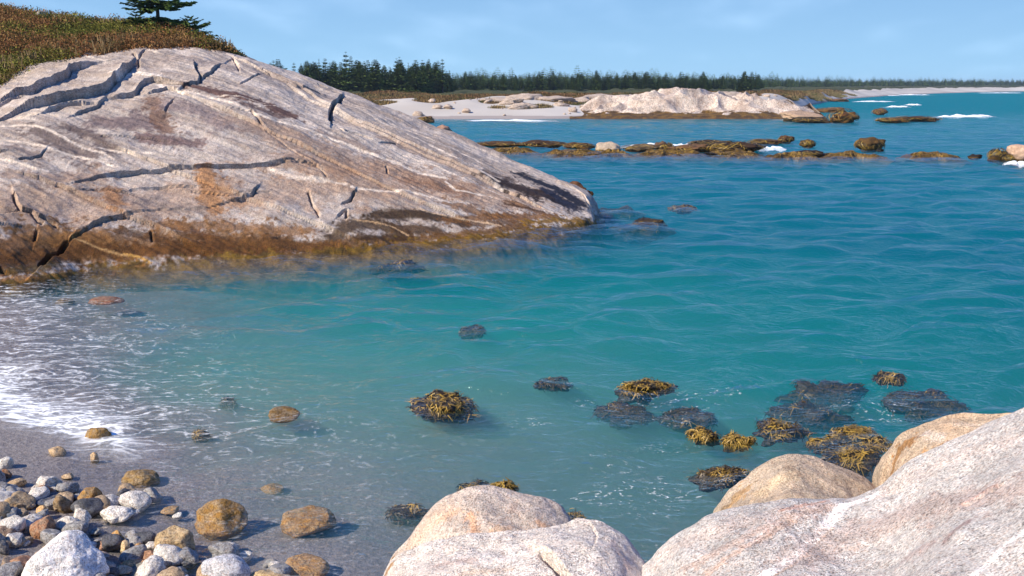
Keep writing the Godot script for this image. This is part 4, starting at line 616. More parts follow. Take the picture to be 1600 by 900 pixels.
func mesh_normals(p: PackedVector3Array, f: PackedInt32Array) -> PackedVector3Array:
	var n := PackedVector3Array(); n.resize(p.size())
	for k in range(0, f.size(), 3):
		var c := (p[f[k + 2]] - p[f[k]]).cross(p[f[k + 1]] - p[f[k]])
		n[f[k]] += c; n[f[k + 1]] += c; n[f[k + 2]] += c
	for k in n.size(): n[k] = n[k].normalized()
	return n

# A water-worn stone: a ball cut by planes with rounded arrises, of half-size SIZE, with mottled colour.
func stone_mesh(sd: int, size: Vector3, level: int, planes: int, sharp: float, c0: Color, c1: Color, rough := 0.05, wet_below := -99.0, wet := Color.BLACK) -> ArrayMesh:
	var rr := RandomNumberGenerator.new(); rr.seed = sd
	var dirs: PackedVector3Array = ico(level)[0]
	var f: PackedInt32Array = ico(level)[1]
	var pn := PackedVector3Array()
	var pd := PackedFloat32Array()
	for k in planes:
		var z := rr.randf_range(-1, 1)
		var a := TAU * (k * 0.618 + rr.randf() * 0.35)
		pn.append(Vector3(sqrt(1 - z * z) * cos(a), z, sqrt(1 - z * z) * sin(a))); pd.append(rr.randf_range(0.55, 1.0))
	var p := PackedVector3Array(); p.resize(dirs.size())
	var col := PackedColorArray(); col.resize(dirs.size())
	var off := Vector3(sd % 97, sd % 53, sd % 31)
	var mx := Vector3(0.01, 0.01, 0.01)
	for k in dirs.size():
		var d := dirs[k]
		var s := 0.6
		for m in planes:
			var t := pn[m].dot(d)
			if t > 0.0: s += pow(t / pd[m], sharp)
		p[k] = d * pow(s, -1.0 / sharp)
		mx = mx.max(p[k].abs())
	for k in dirs.size():
		var q := p[k] / mx
		q *= 1.0 + rough * (1.5 * nz.get_noise_3dv(q * 1.3 + off) + fb.get_noise_3dv(q * 3.0 + off))
		var n1 := fb.get_noise_3dv(q * 2.0 * maxf(1.0, size.x) + off * 2.0)
		var n2 := nz.get_noise_3dv(q * 7.0 * maxf(1.0, size.x) + off)
		p[k] = q * size
		var c := c0.lerp(c1, clampf(0.5 + 1.3 * n1 + 0.4 * n2, 0, 1))
		c = c * (1.0 + 0.2 * n2)
		if p[k].y < wet_below + 0.12 * size.y * n1 + 0.05 * size.y * n2: c = c.lerp(wet, 0.85)
		col[k] = Color(c.r, c.g, c.b)
	return arrays_mesh(p, mesh_normals(p, f), col, f)

func lin(c: Color, k := 0.8) -> Color:
	var l := c.srgb_to_linear()
	return Color(l.r * k, l.g * k, l.b * k)

# ------------------------------------------------------------------ the sea bed and beach
func shore_distance(x: float, z: float) -> float:
	var bd := 1e9
	var sg := 1.0
	for k in SHORE.size() - 1:
		var a: Vector2 = SHORE[k]
		var b: Vector2 = SHORE[k + 1]
		var dx := b.x - a.x
		var dz := b.y - a.y
		var t := clampf(((x - a.x) * dx + (z - a.y) * dz) / (dx * dx + dz * dz), 0.0, 1.0)
		var qx := x - a.x - dx * t
		var qz := z - a.y - dz * t
		var d := qx * qx + qz * qz
		if d < bd - 1e-9:
			bd = d; sg = 1.0 if dx * qz - dz * qx > 0.0 else -1.0
	return sg * sqrt(bd)

func sand_height(x: float, z: float) -> float:
	var d := shore_distance(x, z)
	return 0.10 * d if d > 0.0 else -4.2 * (1.0 - exp(d * 0.030))

func textures() -> void:
	var cell := FastNoiseLite.new(); cell.seed = 11; cell.noise_type = FastNoiseLite.TYPE_CELLULAR; cell.frequency = 0.16
	cell.cellular_return_type = FastNoiseLite.RETURN_CELL_VALUE; cell.cellular_jitter = 1.0; cell.fractal_type = FastNoiseLite.FRACTAL_NONE
	var a := cell.get_seamless_image(1024, 1024).get_data()
	cell.seed = 5; cell.frequency = 0.3
	var b := cell.get_seamless_image(1024, 1024).get_data()
	var soft := FastNoiseLite.new(); soft.seed = 2; soft.frequency = 0.012; soft.fractal_octaves = 5
	var h := soft.get_seamless_image(1024, 1024).get_data()
	var rgb := PackedByteArray(); rgb.resize(1024 * 1024 * 3)
	var hgt := PackedByteArray(); hgt.resize(1024 * 1024)
	for k in 1024 * 1024:
		var v := a[k]
		var w := b[k]
		var r := 236.0
		var g := 230.0
		var l := 224.0
		if v < 42: r = 146; g = 138; l = 134
		elif v < 90: r = 226; g = 206; l = 194
		elif v < 150: r = 205; g = 202; l = 202
		elif v > 225: r = 252; g = 250; l = 246
		var f := 0.80 + 0.20 * w / 255.0
		if w < 26: f *= 0.58
		f *= 0.90 + 0.2 * (h[k] / 255.0 - 0.5)
		rgb[k * 3] = int(minf(r * f * 1.06, 255)); rgb[k * 3 + 1] = int(minf(g * f * 1.06, 255)); rgb[k * 3 + 2] = int(minf(l * f * 1.06, 255))
		hgt[k] = int(clampf(h[k] * 0.75 + w * 0.16 + v * 0.09, 0, 255))
	M.speckle = ImageTexture.create_from_image(Image.create_from_data(1024, 1024, false, Image.FORMAT_RGB8, rgb))
	M.relief = ImageTexture.create_from_image(Image.create_from_data(1024, 1024, false, Image.FORMAT_L8, hgt))

func rock_material(scale: float, relief: float, rough := 0.85, tint := Color(1.34, 1.31, 1.27)) -> StandardMaterial3D:
	var m := StandardMaterial3D.new()
	m.vertex_color_use_as_albedo = true
	m.albedo_color = tint
	m.albedo_texture = M.speckle
	m.uv1_triplanar = true; m.uv1_world_triplanar = true; m.uv1_scale = Vector3.ONE * scale
	m.heightmap_enabled = true; m.heightmap_texture = M.relief; m.heightmap_scale = relief
	m.roughness = rough; m.metallic_specular = 0.35
	return m

func vc_material(rough := 0.9, spec := 0.3) -> StandardMaterial3D:
	var m := StandardMaterial3D.new()
	m.vertex_color_use_as_albedo = true; m.roughness = rough; m.metallic_specular = spec
	return m

func sky_cover() -> ImageTexture:
	var w := 2048
	var h := 512
	var im := Image.create(w, h * 2, false, Image.FORMAT_RGBA8)
	var n := FastNoiseLite.new(); n.seed = 21; n.frequency = 1.0; n.fractal_octaves = 5
	for y in h:
		var el := PI / 2 * (1.0 - (y + 0.5) / h)
		var s := 1.0 / (sin(el) + 0.10)
		for x in w:
			var az := TAU * x / w
			var px := cos(az) * s
			var pz := sin(az) * s
			var v := n.get_noise_2d(px * 0.5 + pz * 0.16, pz * 1.1 - px * 0.2) + 0.6 * n.get_noise_2d(px * 0.18 + 9, pz * 0.22)
			var a := clampf(v * 0.9 + 0.12, 0.0, 1.0)
			im.set_pixel(x, y, Color(1, 1, 1, a * a * 0.9))
	return ImageTexture.create_from_image(im)

# ------------------------------------------------------------------ the sea
var wk := PackedVector2Array()
var wa := PackedFloat32Array()
var wp := PackedFloat32Array()
func wave_spectrum() -> void:
	var rr := RandomNumberGenerator.new(); rr.seed = 31
	for k in 26:
		var L := 2.3 * pow(0.125, k / 25.0)
		var a := 0.16 + rr.randf_range(-0.42, 0.42)
		wk.append(Vector2(sin(a), cos(a)) * TAU / L); wa.append(L / TAU * (0.085 + 0.05 * k / 25.0)); wp.append(rr.randf() * TAU)

func wave(x: float, z: float, cell: float) -> float:
	var y := 0.0
	var qx := x + 0.6 * nz.get_noise_2d(x * 0.22, z * 0.22)
	var qz := z + 0.5 * nz.get_noise_2d(x * 0.27 + 50, z * 0.27)
	var g0 := 0.75 + 0.9 * nz.get_noise_2d(x * 0.16 + 9, z * 0.3)
	var g1 := 0.75 + 0.9 * nz.get_noise_2d(x * 0.5 - 20, z * 0.9)
	for k in 26:
		var q := wk[k]
		var lim := 2.6 - cell * q.length()
		if lim <= 0.0: break
		var sn := sin(qx * q.x + qz * q.y + wp[k])
		y += wa[k] * minf(lim, 1.0) * (g0 if k % 2 == 0 else g1) * 1.5 * exp(1.4 * (sn - 1.0))
	return y

func build_sea() -> void:
	var rows := 1300
	var cols := 340
	var p := PackedVector3Array(); p.resize(rows * cols)
	var uv := PackedVector2Array(); uv.resize(rows * cols)
	for j in rows:
		var z := -3.6 * pow(900.0, float(j) / (rows - 1))
		var cell := -z * 0.0053
		for i in cols:
			var x := (float(i) / (cols - 1) - 0.5) * 2.0 * (-z * 0.72 + 4.5)
			var amp := 1.0
			if z > -34.0:
				amp = clampf(-sand_height(x, z) * 1.3 + 0.10, 0.10, 1.0)
			p[j * cols + i] = Vector3(x, (wave(x, z, cell) - 0.13) * amp, z)
			uv[j * cols + i] = Vector2(x, z)
	var m := StandardMaterial3D.new()
	m.transparency = BaseMaterial3D.TRANSPARENCY_ALPHA
	m.albedo_color = Color(0.35, 0.6, 0.65, 0.02); m.roughness = 0.05; m.metallic_specular = 0.36
	var n := FastNoiseLite.new(); n.seed = 40; n.frequency = 0.013; n.fractal_octaves = 4; n.fractal_gain = 0.6; n.fractal_type = FastNoiseLite.FRACTAL_RIDGED
	var nt := NoiseTexture2D.new(); nt.width = 512; nt.height = 512; nt.seamless = true; nt.noise = n; nt.as_normal_map = true; nt.bump_strength = 12.0
	m.normal_enabled = true; m.normal_texture = nt; m.normal_scale = 0.7
	m.uv1_scale = Vector3(0.25, 0.62, 1)
	tag(put("sea", grid_mesh(p, cols, rows, PackedColorArray(), uv), m), "clear blue green sea water filling the cove and bay", "water", "", "structure")
	var fv := FogVolume.new(); fv.name = "sea_water_body"; fv.shape = RenderingServer.FOG_VOLUME_SHAPE_BOX
	fv.size = Vector3(7000, 14, 3600); fv.position = Vector3(0, -7.08, -1800)
	var fm := FogMaterial.new(); fm.density = 0.28; fm.albedo = Color(0.001, 0.35, 0.46).linear_to_srgb(); fv.material = fm
	tag(fv, "clear blue green body of sea water", "water", "", "structure")
	add_child(fv)
	# sand and algae thinning seawards; green albedo stands in for sunlit bed light
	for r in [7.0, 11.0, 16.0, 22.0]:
		var sv := FogVolume.new(); sv.name = numbered("sand_and_light_tint"); sv.shape = RenderingServer.FOG_VOLUME_SHAPE_ELLIPSOID
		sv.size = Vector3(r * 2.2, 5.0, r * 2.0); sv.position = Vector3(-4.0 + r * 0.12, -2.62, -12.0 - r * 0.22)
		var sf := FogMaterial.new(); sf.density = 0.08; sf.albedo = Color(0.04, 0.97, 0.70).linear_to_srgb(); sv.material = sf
		tag(sv, "fine sand in the cove water, coloured for turquoise light off the sea bed", "water", "", "structure")
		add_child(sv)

func surf_haze() -> void:
	# sand churned up by the swash close to the beach
	for w in [0.72, 0.86, 1.0, 1.16, 1.34]:
		var sv := FogVolume.new(); sv.name = numbered("sand_and_light_tint"); sv.shape = RenderingServer.FOG_VOLUME_SHAPE_ELLIPSOID
		sv.size = Vector3(12.0 * w, 0.96, 10.0 * w); sv.position = Vector3(-3.6, -0.56 - 0.01 * w, -11.2)
		var sf := FogMaterial.new(); sf.density = 0.18; sf.albedo = Color(0.48, 0.72, 0.62).linear_to_srgb(); sv.material = sf
		tag(sv, "milky sand hanging in the water along the beach", "water", "", "structure")
		add_child(sv)

func build_bed() -> void:
	var nu := 320
	var nv := 320
	var p := PackedVector3Array(); p.resize(nu * nv)
	var col := PackedColorArray(); col.resize(nu * nv)
	for j in nv:
		var z := -1.0 - 199.0 * pow(float(j) / (nv - 1), 2.2)
		for i in nu:
			var x := (float(i) / (nu - 1) * 2.0 - 1.0) * (-z * 0.9 + 14.0)
			var h := sand_height(x, z)
			var n1 := fb.get_noise_2d(x * 0.5, z * 0.5)
			h += (0.05 if h < 0 else 0.03) * n1 + clampf(-h, 0.0, 1.0) * 0.25 * nz.get_noise_2d(x * 0.16, z * 0.16)
			p[j * nu + i] = Vector3(x, h, z)
			var c := Color(0.46, 0.425, 0.42).lerp(Color(0.55, 0.51, 0.485), clampf(0.5 + n1 * 1.2, 0, 1))
			col[j * nu + i] = c
	var m := vc_material(0.55, 0.4)
	m.albedo_texture = M.speckle
	m.uv1_triplanar = true; m.uv1_world_triplanar = true; m.uv1_scale = Vector3.ONE * 0.9
	m.heightmap_enabled = true; m.heightmap_texture = M.relief; m.heightmap_scale = 1.5
	tag(put("sand_beach", grid_mesh(p, nu, nv, col), m), "wet grey sand of the beach and the shallow cove floor", "beach", "", "structure")

func sheet_alpha(img: Image, x0: float, z0: float, x1: float, z1: float, called: String, label: String, lift := 0.012) -> void:
	var m := StandardMaterial3D.new()
	m.transparency = BaseMaterial3D.TRANSPARENCY_ALPHA
	m.albedo_texture = ImageTexture.create_from_image(img); m.roughness = 0.9; m.metallic_specular = 0.2
	m.texture_repeat = false
	var nu := 220
	var nv := 220
	var p := PackedVector3Array(); p.resize(nu * nv)
	var uv := PackedVector2Array(); uv.resize(nu * nv)
	for j in nv:
		for i in nu:
			var u := float(i) / (nu - 1)
			var v := float(j) / (nv - 1)
			var x := lerpf(x0, x1, u)
			var z := lerpf(z0, z1, v)
			var sh := sand_height(x, z)
			var amp := clampf(-sh * 1.3 + 0.10, 0.10, 1.0)
			p[j * nu + i] = Vector3(x, maxf((wave(x, z, -z * 0.0053) - 0.13) * amp, sh + 0.02) + lift, z)
			uv[j * nu + i] = Vector2(u, v)
	tag(put(called, grid_mesh(p, nu, nv, PackedColorArray(), uv), m), label, "foam", "", "stuff")

func lace(n: FastNoiseLite, x: float, z: float) -> float:
	var wx := x + 0.12 * nz.get_noise_2d(x * 1.3, z * 1.3)
	var wz := z + 0.10 * nz.get_noise_2d(x * 1.3 + 40, z * 1.3)
	var a := absf(n.get_noise_2d(wx * 1.3, wz * 3.6))
	var b := absf(n.get_noise_2d(wx * 4.1 + 7, wz * 9.3))
	var c := 0.5 + 0.5 * n.get_noise_2d(wx * 9.0, wz * 17.0)
	return (clampf(1.0 - a * 5.0, 0.0, 1.0) * 0.75 + clampf(1.0 - b * 4.4, 0.0, 1.0) * 0.5) * (0.45 + c)

func build_foam() -> void:
	var n := FastNoiseLite.new(); n.seed = 77; n.frequency = 1.0; n.fractal_octaves = 3
	# swash along the left shore
	var w := 1024
	var im := Image.create(w, w, false, Image.FORMAT_RGBA8)
	for y in w:
		var z := lerpf(-22.0, -7.2, (y + 0.5) / w)
		for x in w:
			var wx := lerpf(-12.5, -0.3, (x + 0.5) / w)
			var d := -shore_distance(wx, z)
			var a := 0.0
			if d > -0.6 and d < 6.0:
				d += 0.5 * n.get_noise_2d(wx * 0.35, z * 0.35)
				var zone := smoothstep(-0.35, -0.1, d) * (1.0 - smoothstep(0.6, 3.6, d)) * smoothstep(-9.6, -12.0, z)
				var front := exp(-pow((d - 0.2) / 0.3, 2.0)) * smoothstep(-10.0, -11.3, z) * (1.0 - smoothstep(-13.0, -14.5, z))
				var thin := smoothstep(-0.3, 0.1, d) * (1.0 - smoothstep(1.5, 5.0, d)) * 0.18
				var l := lace(n, wx, z)
				a = clampf((l - 0.55 + 0.30 * zone) * 1.3, 0, 1) * zone * 0.5 + front * clampf(l * 1.3 + 0.3, 0, 1) + thin * clampf((l - 0.72) * 2.0, 0, 1)
			im.set_pixel(x, y, Color(1, 1, 1, clampf(a, 0, 1)))
	sheet_alpha(im, -12.5, -22.0, -0.3, -7.2, "shore_foam", "white lacy foam of the swash along the beach")
	# scattered streaks near the boulders
	w = 768
	var im2 := Image.create(w, w, false, Image.FORMAT_RGBA8)
	for y in w:
		var z := lerpf(-13.6, -7.2, (y + 0.5) / w)
		for x in w:
			var wx := lerpf(-0.28, 5.6, (x + 0.5) / w)
			var patch := smoothstep(0.02, 0.45, n.get_noise_2d(wx * 0.55 + 3, z * 0.7))
			var edge := smoothstep(-0.28, 0.4, wx) * (1.0 - smoothstep(4.6, 5.6, wx)) * smoothstep(-13.6, -12.4, z)
			var l := lace(n, wx * 1.5, z * 1.5)
			im2.set_pixel(x, y, Color(1, 1, 1, clampf((l - 0.78) * 2.0, 0, 1) * patch * edge * 0.6))
	sheet_alpha(im2, -0.28, -13.6, 5.6, -7.2, "drift_foam", "broken foam flecks drifting in front of the boulders")

# ------------------------------------------------------------------ plants
func frond_mesh(sd: int, half: Vector3, centre: Vector3, count: int, gold: float) -> ArrayMesh:
	var rr := RandomNumberGenerator.new(); rr.seed = sd
	var p := PackedVector3Array()
	var nn := PackedVector3Array()
	var col := PackedColorArray()
	var idx := PackedInt32Array()
	for k in count:
		var az := rr.randf() * TAU
		var th := sqrt(rr.randf()) * 1.35
		var wd := rr.randf_range(0.006, 0.014) * (1.0 + half.x)
		var dz := rr.randf_range(-0.25, 0.25)
		var st := rr.randf_range(0.12, 0.26)
		var c := Color(0.46, 0.30, 0.045).lerp(Color(0.24, 0.14, 0.03), rr.randf()) if rr.randf() < gold else Color(0.05, 0.038, 0.014).lerp(Color(0.025, 0.022, 0.012), rr.randf())
		var lift := rr.randf_range(1.01, 1.09)
		var start := p.size()
		for s in 5:
			var a := az + dz * s
			var t := minf(th + st * s, 1.9)
			var d := Vector3(sin(t) * cos(a), cos(t), sin(t) * sin(a))
			var q := centre + d * half * (lift + 0.012 * sin(s * 2.0 + az * 7.0))
			var tang := Vector3(-sin(a), 0, cos(a)) * wd * (1.0 - 0.14 * s)
			p.append(q - tang); p.append(q + tang)
			var n := (d / half).normalized()
			nn.append(n); nn.append(n)
			col.append(c); col.append(c)
		for s in 4:
			var b := start + s * 2
			idx.append_array([b, b + 2, b + 1, b + 1, b + 2, b + 3])
	return arrays_mesh(p, nn, col, idx)

# A low mound lying in the water: its outline and top are uneven; returns [mesh, the height function's seed data].
func mound_y(x: float, z: float, hw: float, hd: float, top: float, foot: float, off: float, deep := 0.0) -> float:
	var a := atan2(z / hd, x / hw)
	var r := sqrt(x * x / (hw * hw) + z * z / (hd * hd)) / (0.80 + 0.42 * nz.get_noise_2d(cos(a) * 1.1 + off, sin(a) * 1.1) + 0.26 * nz.get_noise_2d(cos(a) * 3.1 + off, sin(a) * 3.1))
	var t := clampf(1.0 - r, -1.4, 1.0)
	var prof := pow(maxf(t, 0.0), 0.4) if t > 0.0 else t * 1.2
	if t < 0.0: prof += t * deep / maxf(top - foot, 0.02) * 1.6
	return foot + (top - foot) * prof + 0.7 * (top - foot) * (nz.get_noise_2d(x / hw * 1.7 + off, z / hw * 1.7) + 0.5 * nz.get_noise_2d(x / hw * 4.3 + off, z / hw * 4.3)) * clampf(t + 0.3, 0, 1)

func mound_mesh(hw: float, hd: float, top: float, foot: float, off: float, nr: int, na: int, c0: Color, c1: Color, deep := 0.0) -> ArrayMesh:
	var p := PackedVector3Array(); p.resize(nr * na)
	var col := PackedColorArray(); col.resize(nr * na)
	for j in nr:
		var r := 1.4 * j / (nr - 1)
		for i in na:
			var a := TAU * i / (na - 1)
			var x := cos(a) * r * hw
			var z := sin(a) * r * hd
			p[j * na + i] = Vector3(x, mound_y(x, z, hw, hd, top, foot, off, deep), z)
			var q := Vector3(x, 0, z)
			col[j * na + i] = c0.lerp(c1, clampf(0.5 + 1.3 * fb.get_noise_3dv(q * 3.0 + Vector3(off, 0, 0)), 0, 1))
	return grid_mesh(p, na, nr, col)

func mat_mesh(sd: int, hw: float, hd: float, top: float, foot: float, off: float, count: int, length: float, wid: float, gold: float) -> ArrayMesh:
	var rr := RandomNumberGenerator.new(); rr.seed = sd
	var p := PackedVector3Array()
	var nn := PackedVector3Array()
	var col := PackedColorArray()
	var idx := PackedInt32Array()
	for k in count:
		var a := rr.randf() * TAU
		var r := sqrt(rr.randf()) * 1.02
		var x := cos(a) * r * hw
		var z := sin(a) * r * hd
		var dirn := rr.randf() * TAU
		var patch := 0.5 + 1.1 * nz.get_noise_2d(x / hw * 1.6 + off * 3.0, z / hw * 1.6)
		var c := Color(0.05, 0.036, 0.014).lerp(Color(0.10, 0.06, 0.02), rr.randf())
		if rr.randf() * 0.5 + 0.5 * (1.0 - patch) + 0.55 * smoothstep(0.55, 0.95, r) < gold: c = Color(0.36, 0.22, 0.04).lerp(Color(0.16, 0.095, 0.025), rr.randf())
		var lift := rr.randf_range(0.003, 0.014)
		var w := wid * rr.randf_range(0.6, 1.3)
		var start := p.size()
		for s in 4:
			var y := mound_y(x, z, hw, hd, top, foot, off) + lift * (1.0 - 0.25 * s)
			var t := Vector3(-sin(dirn), 0, cos(dirn)) * w * (1.0 - 0.25 * s)
			p.append(Vector3(x, y, z) - t); p.append(Vector3(x, y, z) + t)
			nn.append(Vector3.UP); nn.append(Vector3.UP)
			col.append(c); col.append(c)
			x += cos(dirn) * length / 3.0; z += sin(dirn) * length / 3.0
			dirn += rr.randf_range(-0.5, 0.5)
		for s in 3:
			var b := start + s * 2
			idx.append_array([b, b + 2, b + 1, b + 1, b + 2, b + 3])
	return arrays_mesh(p, mesh_normals(p, idx), col, idx)

# Rockweed growing on the upper side of a stone: short limp strips that lie along its surface.
func weed_mesh(stone: ArrayMesh, sd: int, count: int, length: float, wid: float, gold: float, hh: float) -> ArrayMesh:
	var rr := RandomNumberGenerator.new(); rr.seed = sd
	var sp: PackedVector3Array = stone.surface_get_arrays(0)[Mesh.ARRAY_VERTEX]
	var sn: PackedVector3Array = stone.surface_get_arrays(0)[Mesh.ARRAY_NORMAL]
	var p := PackedVector3Array()
	var col := PackedColorArray()
	var idx := PackedInt32Array()
	for k in count:
		var v := rr.randi_range(0, sp.size() - 1)
		if sp[v].y < hh * rr.randf_range(-0.2, 0.5): continue
		var n := sn[v]
		var q := sp[v] + Vector3(rr.randf_range(-.02, .02), 0, rr.randf_range(-.02, .02)) + n * rr.randf_range(0.004, 0.02)
		var d := Vector3(rr.randf_range(-1, 1), rr.randf_range(-0.9, 0.1), rr.randf_range(-1, 1))
		d = (d - n * d.dot(n)).normalized()
		var patch := 0.5 + 1.2 * nz.get_noise_3dv(sp[v] * 3.0 + Vector3(sd, 0, 0)) + 0.5 * (sp[v].y / hh - 0.7)
		var c := Color(0.05, 0.036, 0.014).lerp(Color(0.10, 0.06, 0.02), rr.randf())
		if rr.randf() * 0.4 + 0.6 * (1.0 - patch) < gold: c = Color(0.40, 0.25, 0.045).lerp(Color(0.17, 0.10, 0.025), rr.randf())
		var w := n.cross(d).normalized() * wid * rr.randf_range(0.6, 1.4)
		var L := length * rr.randf_range(0.5, 1.3)
		var start := p.size()
		for e in 4:
			var t := e / 3.0
			p.append(q - w * (1.0 - 0.7 * t)); p.append(q + w * (1.0 - 0.7 * t))
			col.append(c); col.append(c)
			q += (d + Vector3(0, -0.5 * t, 0)) * L / 3.0
		for e in 3:
			var b := start + e * 2
			idx.append_array([b, b + 2, b + 1, b + 1, b + 2, b + 3])
	return arrays_mesh(p, mesh_normals(p, idx), col, idx)

# Spruce crown: whorls of drooping boughs, each bough a spine with needle sprays on both sides.
func crown_mesh(sd: int, height: float, radius: float, whorls: int, boughs: int, sprays: int, bare: float, gap := 0.0, fine := 1.0) -> ArrayMesh:
	var rr := RandomNumberGenerator.new(); rr.seed = sd
	var p := PackedVector3Array()
	var nn := PackedVector3Array()
	var col := PackedColorArray()
	var idx := PackedInt32Array()
	for w in whorls:
		var t := (w + rr.randf_range(-0.2, 0.2)) / whorls
		var y := height * (bare + (1.0 - bare) * t)
		if gap > 0.0 and sin(w * 2.1 + sd) > 1.0 - gap: continue
		var R := radius * pow(1.0 - clampf(t, 0, 0.98), 0.85) * rr.randf_range(0.7, 1.12) + 0.03 * radius
		var nb := maxi(3, int(boughs * (1.0 - 0.55 * t)))
		for b in nb:
			var az := TAU * (b + rr.randf_range(-0.35, 0.35)) / nb + w * 1.3
			var L := R * rr.randf_range(0.65, 1.15)
			var dirv := Vector3(cos(az), 0, sin(az))
			var droop := rr.randf_range(0.15, 0.45) * (1.0 - t) - 0.25 * t
			var tone := rr.randf()
			for s in sprays:
				var q := (s + 0.6) / sprays
				var o := Vector3(0, y + L * (-droop * q + 0.22 * q * q), 0) + dirv * L * q
				var sl := (L * (0.52 - 0.22 * q) + 0.05 * radius) * fine
				for sd2 in [-1.0, 1.0]:
					var ang: float = az + sd2 * rr.randf_range(0.5, 1.1)
					var e := o + Vector3(cos(ang), rr.randf_range(-0.35, 0.12), sin(ang)) * sl
					var wv := Vector3(-sin(ang), rr.randf_range(0.2, 0.7), cos(ang)).normalized() * sl * rr.randf_range(0.28, 0.46)
					var mp := o.lerp(e, 0.45)
					var st := p.size()
					p.append(o); p.append(mp + wv); p.append(e); p.append(mp - wv)
					var n := (dirv + Vector3(0, 0.9, 0) + Vector3(rr.randf_range(-.6, .6), rr.randf_range(-.4, .4), rr.randf_range(-.6, .6))).normalized()
					var c := Color(0.11, 0.22, 0.07).lerp(Color(0.33, 0.45, 0.13), tone * 0.6 + rr.randf() * 0.4)
					for v in 4: nn.append(n); col.append(c)
					idx.append_array([st, st + 1, st + 2, st, st + 2, st + 3])
	return arrays_mesh(p, nn, col, idx)

func trunk_mesh(height: float, r: float) -> ArrayMesh:
	var p := PackedVector3Array()
	var col := PackedColorArray()
	var idx := PackedInt32Array()
	for j in 6:
		var t := j / 5.0
		for i in 7:
			var a := TAU * i / 7.0
			p.append(Vector3(cos(a) * r * (1.0 - 0.9 * t) + 0.03 * sin(t * 5.0) * height * 0.1, height * t, sin(a) * r * (1.0 - 0.9 * t)))
			col.append(Color(0.13, 0.105, 0.085))
	for j in 5:
		for i in 7:
			var a := j * 7 + i
			var b := j * 7 + (i + 1) % 7
			idx.append_array([a, a + 7, b, b, a + 7, b + 7])
	return arrays_mesh(p, mesh_normals(p, idx), col, idx)

func tuft_mesh(sd: int, blades: int, h: float, spread: float, wid: float, leafy: bool) -> ArrayMesh:
	var rr := RandomNumberGenerator.new(); rr.seed = sd
	var p := PackedVector3Array()
	var nn := PackedVector3Array()
	var idx := PackedInt32Array()
	var col := PackedColorArray()
	for k in blades:
		var a := rr.randf() * TAU
		var r := sqrt(rr.randf()) * spread
		var o := Vector3(cos(a) * r, 0, sin(a) * r)
		if leafy: o.y = h * (1.0 - pow(r / spread, 2.0)) * rr.randf_range(0.15, 1.0)
		var up := Vector3(rr.randf_range(-1, 1), rr.randf_range(0.1, 1.0), rr.randf_range(-1, 1)).normalized() if leafy else Vector3(rr.randf_range(-.35, .35), 1, rr.randf_range(-.35, .35)).normalized()
		var L := wid * rr.randf_range(1.6, 2.6) if leafy else h * rr.randf_range(0.6, 1.1)
		var sd3 := up.cross(Vector3(rr.randf_range(-1, 1), rr.randf_range(-.3, .3), rr.randf_range(-1, 1))).normalized() * wid
		var st := p.size()
		p.append(o); p.append(o + up * L * 0.5 + sd3); p.append(o + up * L); p.append(o + up * L * 0.5 - sd3)
		var n := (Vector3(0, 1, 0) + Vector3(rr.randf_range(-.7, .7), 0, rr.randf_range(-.7, .7))).normalized()
		var b := rr.randf_range(0.7, 1.25)
		for v in 4: nn.append(n); col.append(Color(b, b, b) * 0.8)
		idx.append_array([st, st + 1, st + 2, st, st + 2, st + 3])
	return arrays_mesh(p, nn, col, idx)

func scatter(called: String, label: String, category: String, mesh: Mesh, m: Material, xf: Array, cols: PackedColorArray) -> void:
	var mm := MultiMesh.new(); mm.transform_format = MultiMesh.TRANSFORM_3D; mm.use_colors = true; mm.mesh = mesh; mm.instance_count = xf.size()
	for k in xf.size():
		mm.set_instance_transform(k, xf[k]); mm.set_instance_color(k, cols[k])
	var o := MultiMeshInstance3D.new(); o.multimesh = mm; o.material_override = m; o.name = numbered(called)
	tag(o, label, category, "", "stuff"); add_child(o, true)

func spot(b: float, turn: float, where: Vector3, ys := 1.0) -> Transform3D:
	return Transform3D(Basis(Vector3.UP, turn).scaled(Vector3(b, b * ys, b)), where)

func ordinal(n: int) -> String:
	var e := "th"
	if n % 100 < 10 or n % 100 > 20: e = ["th", "st", "nd", "rd", "th", "th", "th", "th", "th", "th"][n % 10]
	return str(n) + e

